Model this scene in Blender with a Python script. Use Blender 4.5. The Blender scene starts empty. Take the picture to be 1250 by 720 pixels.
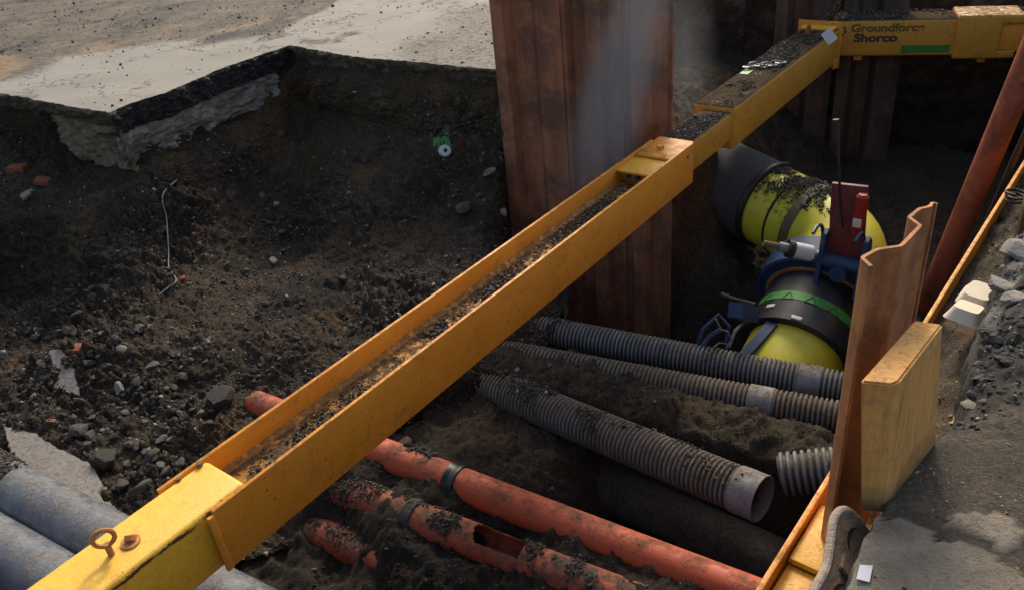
import bpy, bmesh, math, random
import numpy as np
from mathutils import Vector, Matrix, Euler
from mathutils.bvhtree import BVHTree

S = bpy.context.scene
COL = S.collection
PI = math.pi
rng = np.random.default_rng(7)
random.seed(7)

# ------------------------------------------------------------------ camera
F_PX, CXP, CYP, EYE = 1000., 625., 360., 1.5
_nad = np.array([175., -1690., -1000.]); _nad /= np.linalg.norm(_nad)
_up = -_nad; _z = np.array([0, 0, -1.]); _fw = _z - (_z @ _nad) * _nad; _fw /= np.linalg.norm(_fw)
_xr = np.cross(_fw, _up); RM = np.array([_xr, _fw, _up])          # camera axes -> world axes
cam = bpy.data.cameras.new('camera'); camo = bpy.data.objects.new('camera', cam); COL.objects.link(camo)
cam.sensor_width = 36.; cam.lens = 28.8; cam.clip_start = .05; cam.clip_end = 800.
mw = Matrix(RM.tolist()).to_4x4(); mw.translation = (0, 0, EYE); camo.matrix_world = mw
S.camera = camo

# ------------------------------------------------------------------ light
SUN_AZ, SUN_EL = math.radians(12), math.radians(38)
w = bpy.data.worlds.new('World'); S.world = w; w.use_nodes = True
nt = w.node_tree; bg = nt.nodes['Background']
sky = nt.nodes.new('ShaderNodeTexSky'); sky.sky_type = 'NISHITA'; sky.sun_disc = False
sky.sun_elevation = SUN_EL; sky.sun_rotation = SUN_AZ; sky.air_density = 1.2; sky.dust_density = 5.; sky.ozone_density = .4
nt.links.new(sky.outputs[0], bg.inputs[0]); bg.inputs[1].default_value = .15
sl = bpy.data.lights.new('sun', 'SUN'); sl.energy = 1.75; sl.angle = math.radians(11); sl.color = (1, .92, .78)
so = bpy.data.objects.new('sun', sl); COL.objects.link(so)
sd = Vector((math.sin(SUN_AZ) * math.cos(SUN_EL), math.cos(SUN_AZ) * math.cos(SUN_EL), math.sin(SUN_EL)))
so.rotation_euler = sd.to_track_quat('Z', 'Y').to_euler()
S.view_settings.view_transform = 'Standard'; S.view_settings.look = 'None'
S.view_settings.exposure = 0.28; S.view_settings.gamma = 1

# ------------------------------------------------------------------ geometry helpers
def ray(px, py): return RM @ np.array([(px - CXP) / F_PX, -(py - CYP) / F_PX, -1.])
def P(px, py, z):
    r = ray(px, py); p = r * ((z - EYE) / r[2]); p[2] += EYE; return p
def D(px, py, y):
    r = ray(px, py); p = r * (y / r[1]); p[2] += EYE; return p

_perm = np.random.default_rng(3).permutation(512).astype(np.int64)
_gr = np.random.default_rng(4).normal(size=(512, 3)); _gr /= np.linalg.norm(_gr, axis=1)[:, None]
def noise(p, s=1., seed=0):
    p = np.asarray(p, float) * s + seed * 17.31
    i = np.floor(p).astype(np.int64); f = p - i; u = f * f * f * (f * (f * 6 - 15) + 10)
    out = 0
    for dx in (0, 1):
        for dy in (0, 1):
            for dz in (0, 1):
                h = _perm[(i[..., 0] + dx) & 511]; h = _perm[(h + i[..., 1] + dy) & 511]; h = _perm[(h + i[..., 2] + dz) & 511]
                g = _gr[h]
                d = g[..., 0] * (f[..., 0] - dx) + g[..., 1] * (f[..., 1] - dy) + g[..., 2] * (f[..., 2] - dz)
                wt = (u[..., 0] if dx else 1 - u[..., 0]) * (u[..., 1] if dy else 1 - u[..., 1]) * (u[..., 2] if dz else 1 - u[..., 2])
                out = out + d * wt
    return out * 1.5
def fbm(p, s, n=4, seed=0, gain=.5):
    o = 0; a = 1.
    for k in range(n):
        o = o + a * noise(p, s * 2 ** k, seed + k); a *= gain
    return o
def worley(p, s, seed=0):
    p = np.asarray(p, float) * s + seed * 11.7; i = np.floor(p).astype(np.int64); best = np.full(p.shape[:-1], 9.); second = best.copy(); rnd = np.zeros(p.shape[:-1])
    for dx in (-1, 0, 1):
        for dy in (-1, 0, 1):
            for dz in (-1, 0, 1):
                c = i + np.array([dx, dy, dz]); h = _perm[(_perm[(_perm[c[..., 0] & 511] + c[..., 1]) & 511] + c[..., 2]) & 511]
                q = c + .5 + .45 * _gr[h] - p; dd = np.sqrt((q * q).sum(-1)); m = dd < best
                second = np.where(m, best, np.minimum(second, dd)); rnd = np.where(m, h / 512., rnd); best = np.where(m, dd, best)
    return best, second, rnd
def smooth01(a, b, x):
    t = np.clip((x - a) / (b - a), 0, 1); return t * t * (3 - 2 * t)

def catmull(C, n, axis):
    C = np.moveaxis(np.asarray(C, float), axis, 0); m = len(C)
    t = np.linspace(0, m - 1, n); i = np.minimum(t.astype(int), m - 2); f = (t - i)[:, None, None]
    g = lambda k: C[np.clip(k, 0, m - 1)]
    a, b, c, d = g(i - 1), g(i), g(i + 1), g(i + 2)
    o = .5 * (2 * b + (c - a) * f + (2 * a - 5 * b + 4 * c - d) * f ** 2 + (3 * b - a - 3 * c + d) * f ** 3)
    return np.moveaxis(o, 0, axis)

def np_mesh(name, V, Fq, mat, attrs=None, smooth=True):
    me = bpy.data.meshes.new(name); V = np.asarray(V, np.float32); Fq = np.asarray(Fq, np.int32); k = Fq.shape[1]
    me.vertices.add(len(V)); me.vertices.foreach_set('co', V.ravel())
    me.loops.add(Fq.size); me.loops.foreach_set('vertex_index', Fq.ravel())
    me.polygons.add(len(Fq)); me.polygons.foreach_set('loop_start', np.arange(0, Fq.size, k, dtype=np.int32))
    if smooth: me.polygons.foreach_set('use_smooth', np.ones(len(Fq), bool))
    for an, av in (attrs or {}).items():
        a = me.attributes.new(an, 'FLOAT', 'POINT'); a.data.foreach_set('value', np.asarray(av, np.float32).ravel())
    me.update(calc_edges=True); me.validate()
    if mat: me.materials.append(mat)
    return me
def link(name, me, parent=None):
    o = bpy.data.objects.new(name, me); COL.objects.link(o)
    if parent: o.parent = parent
    return o
def grid_faces(n, m):
    a = np.arange(n * m).reshape(n, m)
    return np.stack([a[:-1, :-1], a[:-1, 1:], a[1:, 1:], a[1:, :-1]], -1).reshape(-1, 4)
def grid_normals(G):
    du = np.gradient(G, axis=1); dv = np.gradient(G, axis=0); n = np.cross(du, dv)
    return n / (np.linalg.norm(n, axis=-1, keepdims=True) + 1e-12)

TM = {}
def thing(name, label, cat, loc=(0, 0, 0), rot=(0, 0, 0), group=None):
    o = bpy.data.objects.new(name, None); COL.objects.link(o); o.empty_display_size = .1
    o.location = loc; o.rotation_euler = rot
    TM[o] = Matrix.Translation(Vector(loc)) @ Euler(rot).to_matrix().to_4x4()
    return tag(o, label, cat, group)
def tag(o, label, cat, group=None):
    o['label'] = label; o['category'] = cat
    if group: o['group'] = group
    return o
def structure(o): o['kind'] = 'structure'; return o
def stuff(o, label=None, cat=None):
    o['kind'] = 'stuff'
    if label: o['label'] = label
    if cat: o['category'] = cat
    return o

class MB:
    def __init__(s): s.bm = bmesh.new()
    def _new(s, n0, M):
        s.bm.verts.ensure_lookup_table()
        if M is not None: bmesh.ops.transform(s.bm, matrix=M, verts=s.bm.verts[n0:])
    def box(s, x0, x1, y0, y1, z0, z1, bev=0., M=None, seg=2):
        n0 = len(s.bm.verts)
        r = bmesh.ops.create_cube(s.bm, size=1.)
        for v in r['verts']:
            v.co = ((x0 + x1) / 2 + v.co.x * (x1 - x0), (y0 + y1) / 2 + v.co.y * (y1 - y0), (z0 + z1) / 2 + v.co.z * (z1 - z0))
        if M is not None: bmesh.ops.transform(s.bm, matrix=M, verts=r['verts'])
        if bev:
            es = list({e for v in r['verts'] for e in v.link_edges})
            bmesh.ops.bevel(s.bm, geom=es, offset=bev, segments=seg, affect='EDGES', profile=.5)
        return s
    def prism(s, pts, z0, z1, M=None, bev=0.):
        n0 = len(s.bm.verts)
        a = [s.bm.verts.new((p[0], p[1], z0)) for p in pts]; b = [s.bm.verts.new((p[0], p[1], z1)) for p in pts]
        n = len(pts); fs = [s.bm.faces.new(a[::-1]), s.bm.faces.new(b)]
        for i in range(n): fs.append(s.bm.faces.new((a[i], a[(i + 1) % n], b[(i + 1) % n], b[i])))
        if M is not None: bmesh.ops.transform(s.bm, matrix=M, verts=a + b)
        bmesh.ops.recalc_face_normals(s.bm, faces=fs)
        if bev:
            es = list({e for f in fs for e in f.edges}); bmesh.ops.bevel(s.bm, geom=es, offset=bev, segments=2, affect='EDGES')
        return s
    def hull(s, pts):
        vs = [s.bm.verts.new(tuple(p)) for p in pts]
        r = bmesh.ops.convex_hull(s.bm, input=vs)
        dead = [g for g in r['geom_interior'] + r['geom_unused'] if isinstance(g, bmesh.types.BMVert) and g.is_valid]
        bmesh.ops.delete(s.bm, geom=list(set(dead)), context='VERTS'); return s
    def tube(s, pts, r, seg=12, caps=True, closed=False, inner=None):
        """swept circle along pts; r a number or a list; inner = wall inner radius for an open, hollow end"""
        pts = [Vector(p) for p in pts]; n = len(pts); R = [r] * n if not hasattr(r, '__len__') else list(r)
        tans = []
        for i in range(n):
            a = pts[i - 1] if (i > 0 or closed) else pts[i]; b = pts[(i + 1) % n] if (i < n - 1 or closed) else pts[i]
            t = b - a; tans.append(t.normalized() if t.length > 1e-9 else None)
        for i in range(n):
            if tans[i] is None: tans[i] = next(t for t in tans[i:] + tans[::-1] if t is not None)
        x = tans[0].orthogonal().normalized(); rings = []
        for i in range(n):
            t = tans[i]; x = (x - t * x.dot(t)).normalized(); y = t.cross(x)
            rings.append([s.bm.verts.new(pts[i] + (x * math.cos(2 * PI * k / seg) + y * math.sin(2 * PI * k / seg)) * R[i]) for k in range(seg)])
        for i in range(n if closed else n - 1):
            A, B = rings[i], rings[(i + 1) % n]
            for k in range(seg): s.bm.faces.new((A[k], A[(k + 1) % seg], B[(k + 1) % seg], B[k]))
        if caps and not closed:
            s.bm.faces.new(rings[0][::-1]); s.bm.faces.new(rings[-1])
        return s
    def build(s, name, mat, parent=None, world=False, smooth=35):
        if world and parent is not None: s.bm.transform(TM[parent].inverted())
        me = bpy.data.meshes.new(name); s.bm.to_mesh(me); s.bm.free()
        if mat: me.materials.append(mat)
        if smooth:
            me.polygons.foreach_set('use_smooth', np.ones(len(me.polygons), bool)); me.set_sharp_from_angle(angle=math.radians(smooth))
        o = link(name, me, parent)
        TM[o] = TM.get(parent, Matrix()) if parent else Matrix()
        return o

# ------------------------------------------------------------------ materials
def new_mat(name):
    m = bpy.data.materials.new(name); m.use_nodes = True; t = m.node_tree
    b = t.nodes['Principled BSDF']; return m, t, b
class N:
    def __init__(s, t): s.t = t
    def tc(s, out='Object'): return s.t.nodes.new('ShaderNodeTexCoord').outputs[out]
    def mapping(s, vec, scale=(1, 1, 1), rot=(0, 0, 0)):
        n = s.t.nodes.new('ShaderNodeMapping'); n.inputs['Scale'].default_value = scale; n.inputs['Rotation'].default_value = rot
        s.t.links.new(vec, n.inputs[0]); return n.outputs[0]
    def noise(s, vec, scale, detail=4, rough=.6, dist=0.):
        n = s.t.nodes.new('ShaderNodeTexNoise'); n.inputs['Scale'].default_value = scale; n.inputs['Detail'].default_value = detail
        n.inputs['Roughness'].default_value = rough; n.inputs['Distortion'].default_value = dist
        s.t.links.new(vec, n.inputs['Vector']); return n.outputs['Fac']
    def voronoi(s, vec, scale, feature='F1'):
        n = s.t.nodes.new('ShaderNodeTexVoronoi'); n.inputs['Scale'].default_value = scale; n.feature = feature
        s.t.links.new(vec, n.inputs['Vector']); return n
    def ramp(s, fac, stops):
        n = s.t.nodes.new('ShaderNodeValToRGB'); e = n.color_ramp.elements
        while len(e) < len(stops): e.new(.5)
        for k, (p, c) in enumerate(stops):
            e[k].position = p; e[k].color = (c, c, c, 1) if not hasattr(c, '__len__') else (*c, 1)
        s.t.links.new(fac, n.inputs[0]); return n.outputs[0]
    def mix(s, fac, a, b, mode='MIX'):
        n = s.t.nodes.new('ShaderNodeMix'); n.data_type = 'RGBA'; n.blend_type = mode
        for v, i in ((fac, 0), (a, 6), (b, 7)):
            if hasattr(v, 'is_output') or isinstance(v, bpy.types.NodeSocket): s.t.links.new(v, n.inputs[i])
            elif i == 0: n.inputs[0].default_value = v
            else: n.inputs[i].default_value = (*v, 1)
        return n.outputs[2]
    def math(s, op, a, b=0.):
        n = s.t.nodes.new('ShaderNodeMath'); n.operation = op
        for v, i in ((a, 0), (b, 1)):
            if isinstance(v, bpy.types.NodeSocket): s.t.links.new(v, n.inputs[i])
            else: n.inputs[i].default_value = v
        return n.outputs[0]
    def attr(s, name):
        n = s.t.nodes.new('ShaderNodeAttribute'); n.attribute_name = name; return n.outputs['Fac']
    def objrand(s): return s.t.nodes.new('ShaderNodeObjectInfo').outputs['Random']
    def normal_z(s):
        g = s.t.nodes.new('ShaderNodeNewGeometry'); x = s.t.nodes.new('ShaderNodeSeparateXYZ'); s.t.links.new(g.outputs['Normal'], x.inputs[0]); return x.outputs[2]
    def pos(s): return s.t.nodes.new('ShaderNodeNewGeometry').outputs['Position']
    def bump(s, h, strength, dist, b):
        n = s.t.nodes.new('ShaderNodeBump'); n.inputs['Strength'].default_value = strength; n.inputs['Distance'].default_value = dist
        s.t.links.new(h, n.inputs['Height']); s.t.links.new(n.outputs[0], b.inputs['Normal'])
    def to(s, v, inp): s.t.links.new(v, inp)

def mat_soil():
    m, t, b = new_mat('soil'); n = N(t); c = n.pos()
    f1 = n.noise(c, 1.6, 5, .65); f2 = n.noise(c, 14, 6, .7); f3 = n.noise(c, 90, 4, .7)
    base = n.mix(n.ramp(f1, [(.35, 0.), (.68, 1.)]), (.048, .037, .026), (.100, .075, .049))
    base = n.mix(n.ramp(f2, [(.40, 0.), (.62, .85)]), base, (.145, .105, .066))
    base = n.mix(n.ramp(f3, [(.40, .8), (.55, 0.)]), base, (.014, .011, .009))
    base = n.mix(n.ramp(n.noise(c, 170, 3, .7), [(.56, 0.), (.66, .7)]), base, (.125, .098, .068))
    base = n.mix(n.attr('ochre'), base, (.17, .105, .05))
    base = n.mix(n.attr('pale'), base, (.30, .28, .25))
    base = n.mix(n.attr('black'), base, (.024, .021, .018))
    fl = n.voronoi(c, 110); fleck = n.ramp(fl.outputs['Distance'], [(.10, 1.), (.2, 0.)])
    sel = n.ramp(n.noise(c, 57, 1, .5), [(.60, 0.), (.64, 1.)])
    base = n.mix(n.math('MULTIPLY', n.math('MULTIPLY', fleck, sel), .75), base, (.32, .29, .24))
    n.to(base, b.inputs['Base Color']); b.inputs['Roughness'].default_value = .93
    b.inputs['Specular IOR Level'].default_value = .25
    h = n.math('ADD', n.math('MULTIPLY', n.noise(c, 60, 6, .75), 1.), n.math('MULTIPLY', n.noise(c, 240, 3, .7), .35))
    n.bump(h, 1., .02, b); return m
def mat_pebble():
    m, t, b = new_mat('pebbles'); n = N(t); c = n.pos()
    col = n.ramp(n.attr('tone'), [(0., (.022, .018, .014)), (.45, (.055, .045, .034)), (.72, (.10, .088, .07)), (.9, (.22, .20, .165)), (1., (.46, .43, .37))])
    col = n.mix(n.ramp(n.noise(c, 120, 3, .7), [(.4, 0.), (.7, .5)]), col, (.04, .032, .024))
    n.to(col, b.inputs['Base Color']); b.inputs['Roughness'].default_value = .85; return m
def mat_ground():
    m, t, b = new_mat('old_concrete_paving'); n = N(t); c = n.pos()
    f1 = n.noise(c, 1.2, 6, .65); f2 = n.noise(c, 30, 5, .7)
    base = n.mix(n.ramp(f1, [(.3, 0.), (.7, 1.)]), (.215, .20, .170), (.285, .268, .23))
    base = n.mix(n.ramp(f2, [(.5, 0.), (.75, .45)]), base, (.27, .245, .20))
    vd = t.nodes.new('ShaderNodeVectorMath'); vd.operation = 'ADD'; nz = t.nodes.new('ShaderNodeTexNoise'); nz.inputs['Scale'].default_value = 3.; t.links.new(c, nz.inputs['Vector']); t.links.new(c, vd.inputs[0]); t.links.new(nz.outputs['Color'], vd.inputs[1])
    ck = n.voronoi(vd.outputs[0], .75, 'DISTANCE_TO_EDGE'); base = n.mix(n.ramp(ck.outputs['Distance'], [(.004, .75), (.012, 0.)]), base, (.07, .06, .05))
    base = n.mix(n.ramp(n.noise(c, 150, 3, .7), [(.58, 0.), (.66, .55)]), base, (.15, .135, .11))
    d1 = n.noise(c, 2.2, 7, .7); d2 = n.noise(c, 22, 5, .75)
    brown = n.mix(n.ramp(d1, [(.38, 0.), (.62, 1.)]), (.060, .049, .037), (.165, .127, .085))
    brown = n.mix(n.ramp(d2, [(.42, 0.), (.62, .8)]), brown, (.05, .04, .03))
    dirt = n.attr('dirt'); k = n.ramp(n.math('ADD', dirt, n.math('MULTIPLY', n.math('SUBTRACT', d2, .5), 1.1)), [(.34, 0.), (.74, 1.)])
    col = n.mix(k, base, brown)
    col = n.mix(n.attr('ochre'), col, (.25, .165, .085))
    col = n.mix(n.attr('black'), col, (.022, .021, .021))
    n.to(col, b.inputs['Base Color']); b.inputs['Roughness'].default_value = .8
    h = n.math('ADD', n.math('MULTIPLY', d2, n.math('ADD', n.math('MULTIPLY', k, 1.5), .3)), n.math('MULTIPLY', n.noise(c, 160, 4, .7), .4))
    n.bump(h, .8, .012, b); return m
def mat_asphalt_face():
    m, t, b = new_mat('broken_asphalt'); n = N(t); c = n.pos()
    v = n.voronoi(c, 55); f = n.noise(c, 40, 5, .7)
    col = n.mix(n.ramp(f, [(.4, 0.), (.7, 1.)]), (.012, .012, .013), (.045, .043, .042))
    n.to(n.mix(n.ramp(v.outputs['Distance'], [(.1, .35), (.3, 0.)]), col, (.09, .087, .082)), b.inputs['Base Color'])
    b.inputs['Roughness'].default_value = .8; n.bump(n.math('ADD', f, v.outputs['Distance']), 1., .02, b); return m
def mat_concrete(name, a, c2, dark=(.07, .06, .05), rough=.9):
    m, t, b = new_mat(name); n = N(t); c = n.pos()
    f = n.noise(c, 5, 6, .65); g = n.noise(c, 45, 5, .7)
    col = n.mix(n.ramp(f, [(.3, 0.), (.7, 1.)]), a, c2)
    col = n.mix(n.ramp(g, [(.48, 0.), (.66, .7)]), col, dark)
    n.to(col, b.inputs['Base Color']); b.inputs['Roughness'].default_value = rough
    n.bump(n.math('ADD', g, n.math('MULTIPLY', n.noise(c, 160, 3, .7), .5)), .8, .01, b); return m
def mat_near_ground():
    m, t, b = new_mat('worn_asphalt_and_concrete'); n = N(t); c = n.pos()
    f = n.noise(c, 7, 6, .7); g = n.noise(c, 60, 5, .75)
    asp = n.mix(n.ramp(f, [(.35, 0.), (.65, 1.)]), (.058, .047, .034), (.130, .102, .067))
    asp = n.mix(n.ramp(g, [(.38, .7), (.6, 0.)]), asp, (.028, .025, .022))
    asp = n.mix(n.ramp(n.noise(c, 130, 3, .6), [(.6, 0.), (.7, .8)]), asp, (.20, .175, .13))
    con = n.mix(n.ramp(n.noise(c, 9, 6, .65), [(.35, 0.), (.68, 1.)]), (.23, .185, .13), (.37, .315, .24))
    con = n.mix(n.ramp(g, [(.52, 0.), (.7, .6)]), con, (.12, .10, .08))
    con = n.mix(n.ramp(n.noise(c, 190, 2, .6), [(.62, 0.), (.7, .6)]), con, (.07, .06, .05))
    col = n.mix(n.attr('conc'), asp, con)
    col = n.mix(n.attr('pale'), col, (.32, .31, .30))
    col = n.mix(n.attr('cyan'), col, (.20, .36, .37))
    col = n.mix(n.attr('black'), col, (.022, .021, .020))
    n.to(col, b.inputs['Base Color']); b.inputs['Roughness'].default_value = .85
    h = n.math('ADD', g, n.math('MULTIPLY', n.noise(c, 180, 4, .7), .5)); n.bump(h, 1., .014, b); return m
def mat_yellow(name='yellow_paint', a=(.70, .25, .015), hi=(.78, .315, .027), dirt=.5, rust=.5):
    m, t, b = new_mat(name); n = N(t); c = n.tc(); w = n.pos()
    f = n.noise(w, 3, 4, .6); g = n.noise(w, 26, 6, .75); s = n.noise(n.mapping(c, (4, 60, 60)), 1.2, 4, .6)
    col = n.mix(n.ramp(f, [(.3, 0.), (.7, 1.)]), a, hi)
    col = n.mix(n.ramp(s, [(.5, 0.), (.75, .35)]), col, (.42, .19, .03))
    ch = n.ramp(n.noise(w, 55, 5, .7), [(.655 - .05 * rust, 0.), (.70 - .05 * rust, 1.)])
    col = n.mix(ch, col, (.07, .035, .018))
    sc = n.ramp(n.noise(n.mapping(c, (3, 90, 90), (0, .5, .3)), 1.5, 3, .5), [(.70, 0.), (.74, .3)])
    col = n.mix(sc, col, (.52, .40, .20))
    sm = n.ramp(n.noise(w, 7, 6, .8), [(.54, 0.), (.70, .55)])
    col = n.mix(sm, col, (.25, .115, .028))
    up = n.ramp(n.normal_z(), [(.4, 0.), (.9, 1.)])
    d = n.math('MULTIPLY', n.ramp(g, [(.60 - .27 * dirt, 0.), (.74 - .24 * dirt, 1.)]), n.math('MULTIPLY', up, dirt))
    col = n.mix(d, col, n.mix(n.ramp(n.noise(w, 70, 4, .7), [(.4, 0.), (.6, 1.)]), (.040, .031, .023), (.105, .078, .052)))
    n.to(col, b.inputs['Base Color'])
    n.to(n.math('MAXIMUM', n.ramp(g, [(.3, .38), (.7, .7)]), n.math('MULTIPLY', d, .97)), b.inputs['Roughness'])
    n.to(n.math('SUBTRACT', .5, n.math('MULTIPLY', d, .4)), b.inputs['Specular IOR Level'])
    n.bump(n.math('SUBTRACT', n.noise(w, 130, 4, .6), n.math('MULTIPLY', ch, .8)), .35, .004, b); return m
def mat_worn_edge():
    m, t, b = new_mat('edge_worn_yellow_paint'); n = N(t); c = n.tc(); x = t.nodes.new('ShaderNodeSeparateXYZ'); n.to(c, x.inputs[0])
    f = n.noise(n.mapping(c, (9, 30, 30)), 1.5, 6, .75); g = n.noise(c, 30, 5, .7)
    col = n.mix(n.ramp(g, [(.3, 0.), (.7, 1.)]), (.72, .385, .022), (.82, .50, .05))
    col = n.mix(n.ramp(n.noise(c, 14, 6, .8), [(.56, 0.), (.62, .5)]), col, (.62, .26, .02))
    dy = n.math('ABSOLUTE', n.math('SUBTRACT', x.outputs[1], .024)); dz = n.math('ABSOLUTE', n.math('SUBTRACT', x.outputs[2], -.022))
    e = n.math('ADD', n.math('MULTIPLY', dy, 1.), n.math('MULTIPLY', dz, .8))
    k = n.ramp(n.math('ADD', n.math('MULTIPLY', e, 26.), n.math('SUBTRACT', f, .38)), [(.30, 1.), (.36, 0.)])
    col = n.mix(k, col, (.10, .045, .02))
    col = n.mix(n.ramp(n.noise(c, 60, 5, .7), [(.655, 0.), (.69, 1.)]), col, (.10, .05, .02))
    n.to(col, b.inputs['Base Color']); n.to(n.ramp(g, [(.3, .34), (.7, .6)]), b.inputs['Roughness'])
    n.bump(n.math('SUBTRACT', n.noise(c, 130, 4, .6), k), .35, .004, b); return m
def mat_rust(name, a, c2, dark, streak=1., rough=.75):
    m, t, b = new_mat(name); n = N(t); w = n.pos()
    s = n.noise(n.mapping(w, (6, 6, .8)), 2.2, 5, .55, .2); g = n.noise(w, 34, 7, .8); f = n.noise(w, 3.4, 7, .7)
    col = n.mix(n.ramp(s, [(.38, .15), (.62, .85)]), a, c2)
    col = n.mix(n.ramp(f, [(.45, 0.), (.60, .8)]), col, dark)
    col = n.mix(n.ramp(n.noise(w, 9, 6, .75), [(.54, 0.), (.64, .6)]), col, c2)
    col = n.mix(n.ramp(g, [(.52, 0.), (.72, .6)]), col, dark)
    col = n.mix(n.math('MULTIPLY', n.ramp(n.noise(n.mapping(w, (30, 30, 5)), 1.6, 4, .6), [(.66, 0.), (.74, .5)]), streak), col, (.24, .18, .13))
    n.to(col, b.inputs['Base Color']); b.inputs['Roughness'].default_value = rough; b.inputs['Metallic'].default_value = .15
    n.bump(n.math('ADD', g, n.math('MULTIPLY', n.noise(w, 170, 3, .7), .5)), .7, .006, b); return m
def mat_pipe(name, a, c2, dust, dcol=(.16, .125, .085), rough=.5, up0=.1, scale=9):
    """plastic pipe with dried soil lying on its upper side"""
    m, t, b = new_mat(name); n = N(t); w = n.pos()
    f = n.noise(w, 12, 5, .65); g = n.noise(w, scale, 7, .75)
    col = n.mix(n.ramp(f, [(.35, 0.), (.68, 1.)]), a, c2)
    k = n.math('ADD', n.math('MULTIPLY', n.ramp(n.normal_z(), [(up0, 0.), (.95, 1.)]), .22), g)
    d = n.ramp(k, [(.66 - .25 * dust, 0.), (.86 - .22 * dust, 1.)])
    dc = n.mix(n.ramp(n.noise(w, 55, 5, .7), [(.35, 0.), (.65, 1.)]), tuple(x * .35 for x in dcol), dcol)
    scr = n.noise(n.mapping(n.mapping(w, (1, 1, 1), (0, 0, .607)), (2.5, 48, 48)), 1.6, 4, .6)
    col = n.mix(n.ramp(scr, [(.60, 0.), (.68, .30)]), col, tuple(min(.5, x * 1.5 + .10) for x in c2))
    col = n.mix(n.ramp(scr, [(.30, .35), (.40, 0.)]), col, tuple(x * .4 for x in a))
    col = n.mix(n.ramp(n.noise(w, 130, 4, .75), [(.58, 0.), (.68, .45)]), col, dcol)
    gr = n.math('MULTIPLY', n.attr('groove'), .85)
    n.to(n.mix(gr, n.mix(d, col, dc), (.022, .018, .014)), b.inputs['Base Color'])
    n.to(n.ramp(d, [(0., rough), (1., .95)]), b.inputs['Roughness'])
    n.bump(n.math('MULTIPLY', n.noise(w, 90, 5, .7), n.math('ADD', n.math('MULTIPLY', d, 1.), .05)), .7, .006, b); return m
def mat_plain(name, col, rough=.5, metal=0., var=.25, scale=40, dirt=0.):
    m, t, b = new_mat(name); n = N(t); w = n.pos(); f = n.noise(w, scale, 5, .7)
    c = n.mix(n.ramp(f, [(.35, 0.), (.7, 1.)]), tuple(x * (1 - var) for x in col), col)
    if dirt: c = n.mix(n.math('MULTIPLY', n.ramp(n.noise(w, 25, 6, .75), [(.5, 0.), (.66, 1.)]), dirt), c, (.05, .04, .03))
    n.to(c, b.inputs['Base Color']); b.inputs['Roughness'].default_value = rough; b.inputs['Metallic'].default_value = metal
    n.bump(f, .15, .003, b); return m
def mat_wood():
    m, t, b = new_mat('weathered_timber'); n = N(t); c = n.tc()
    g = n.noise(n.mapping(c, (26, 26, 2.2)), 2., 6, .7, .6); f = n.noise(c, 5, 4, .6)
    col = n.mix(n.ramp(g, [(.35, 0.), (.65, 1.)]), (.66, .295, .065), (.80, .44, .14))
    col = n.mix(n.ramp(f, [(.5, 0.), (.7, .6)]), col, (.42, .215, .07))
    cr = n.ramp(n.noise(n.mapping(c, (40, 40, 1.1)), 1.4, 3, .5, .4), [(.66, 0.), (.70, .4)]); col = n.mix(cr, col, (.12, .07, .03))
    st = n.ramp(n.noise(c, 16, 6, .75), [(.52, 0.), (.66, .5)]); col = n.mix(st, col, (.30, .19, .09))
    x = t.nodes.new('ShaderNodeSeparateXYZ'); n.to(c, x.inputs[0])
    damp = n.ramp(n.math('ADD', x.outputs[2], n.math('MULTIPLY', n.math('SUBTRACT', n.noise(c, 9, 4, .6), .5), .22)), [(.02, .75), (.10, 0.)])
    col = n.mix(damp, col, (.11, .08, .05))
    n.to(col, b.inputs['Base Color']); b.inputs['Roughness'].default_value = .75
    n.bump(n.math('SUBTRACT', n.math('ADD', g, n.math('MULTIPLY', n.noise(c, 90, 4, .7), .5)), cr), .8, .006, b); return m
def mat_stone():
    m, t, b = new_mat('stone'); n = N(t); c = n.pos(); r = n.objrand()
    col = n.ramp(r, [(0., (.045, .041, .036)), (.45, (.075, .066, .054)), (.8, (.115, .102, .084)), (.95, (.20, .185, .155)), (1., (.34, .315, .27))])
    col = n.mix(n.ramp(n.noise(c, 28, 6, .75), [(.42, .9), (.62, 0.)]), (.045, .036, .027), col) if False else n.mix(n.ramp(n.noise(c, 28, 6, .75), [(.45, 0.), (.62, .85)]), col, (.045, .036, .027))
    n.to(col, b.inputs['Base Color']); b.inputs['Roughness'].default_value = .9
    n.bump(n.noise(c, 70, 5, .7), .7, .01, b); return m
M_SOIL = mat_soil(); M_PEB = mat_pebble(); M_GROUND = mat_ground(); M_ASPH = mat_asphalt_face(); M_NEAR = mat_near_ground()
M_BASE = mat_concrete('broken_base_concrete', (.17, .14, .105), (.33, .285, .225), (.05, .04, .03))
M_BASEO = mat_concrete('ochre_base_concrete', (.13, .095, .055), (.31, .25, .165), (.05, .038, .025)); M_BASEW = mat_concrete('white_base_concrete', (.20, .165, .125), (.44, .42, .38), (.09, .075, .058))
M_EDGE = mat_concrete('earthy_paving_edge', (.075, .058, .040), (.15, .118, .08), (.035, .028, .02))
M_CPALE = mat_concrete('pale_concrete', (.23, .21, .18), (.33, .30, .26), (.12, .105, .085))
M_BRICK = mat_concrete('brick_red', (.26, .07, .035), (.34, .10, .05), (.10, .04, .03))
M_YEL = mat_yellow(); M_YELE = mat_worn_edge(); M_YELD = mat_yellow('dirty_yellow_paint', (.52, .235, .020), (.64, .31, .028), .8, 1.1)
M_YELT = mat_yellow('mud_caked_yellow_paint', (.52, .235, .020), (.64, .31, .028), 1.3, 1.1)
M_YELW = mat_yellow('web_yellow_paint', (.58, .25, .02), (.70, .33, .03), .95, 1.0)
M_YELB = mat_yellow('clean_glare_yellow_paint', (.72, .345, .022), (.82, .43, .04), .25, .3)  # less dirt and rust, with bright glare painted into the paler tint
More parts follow.
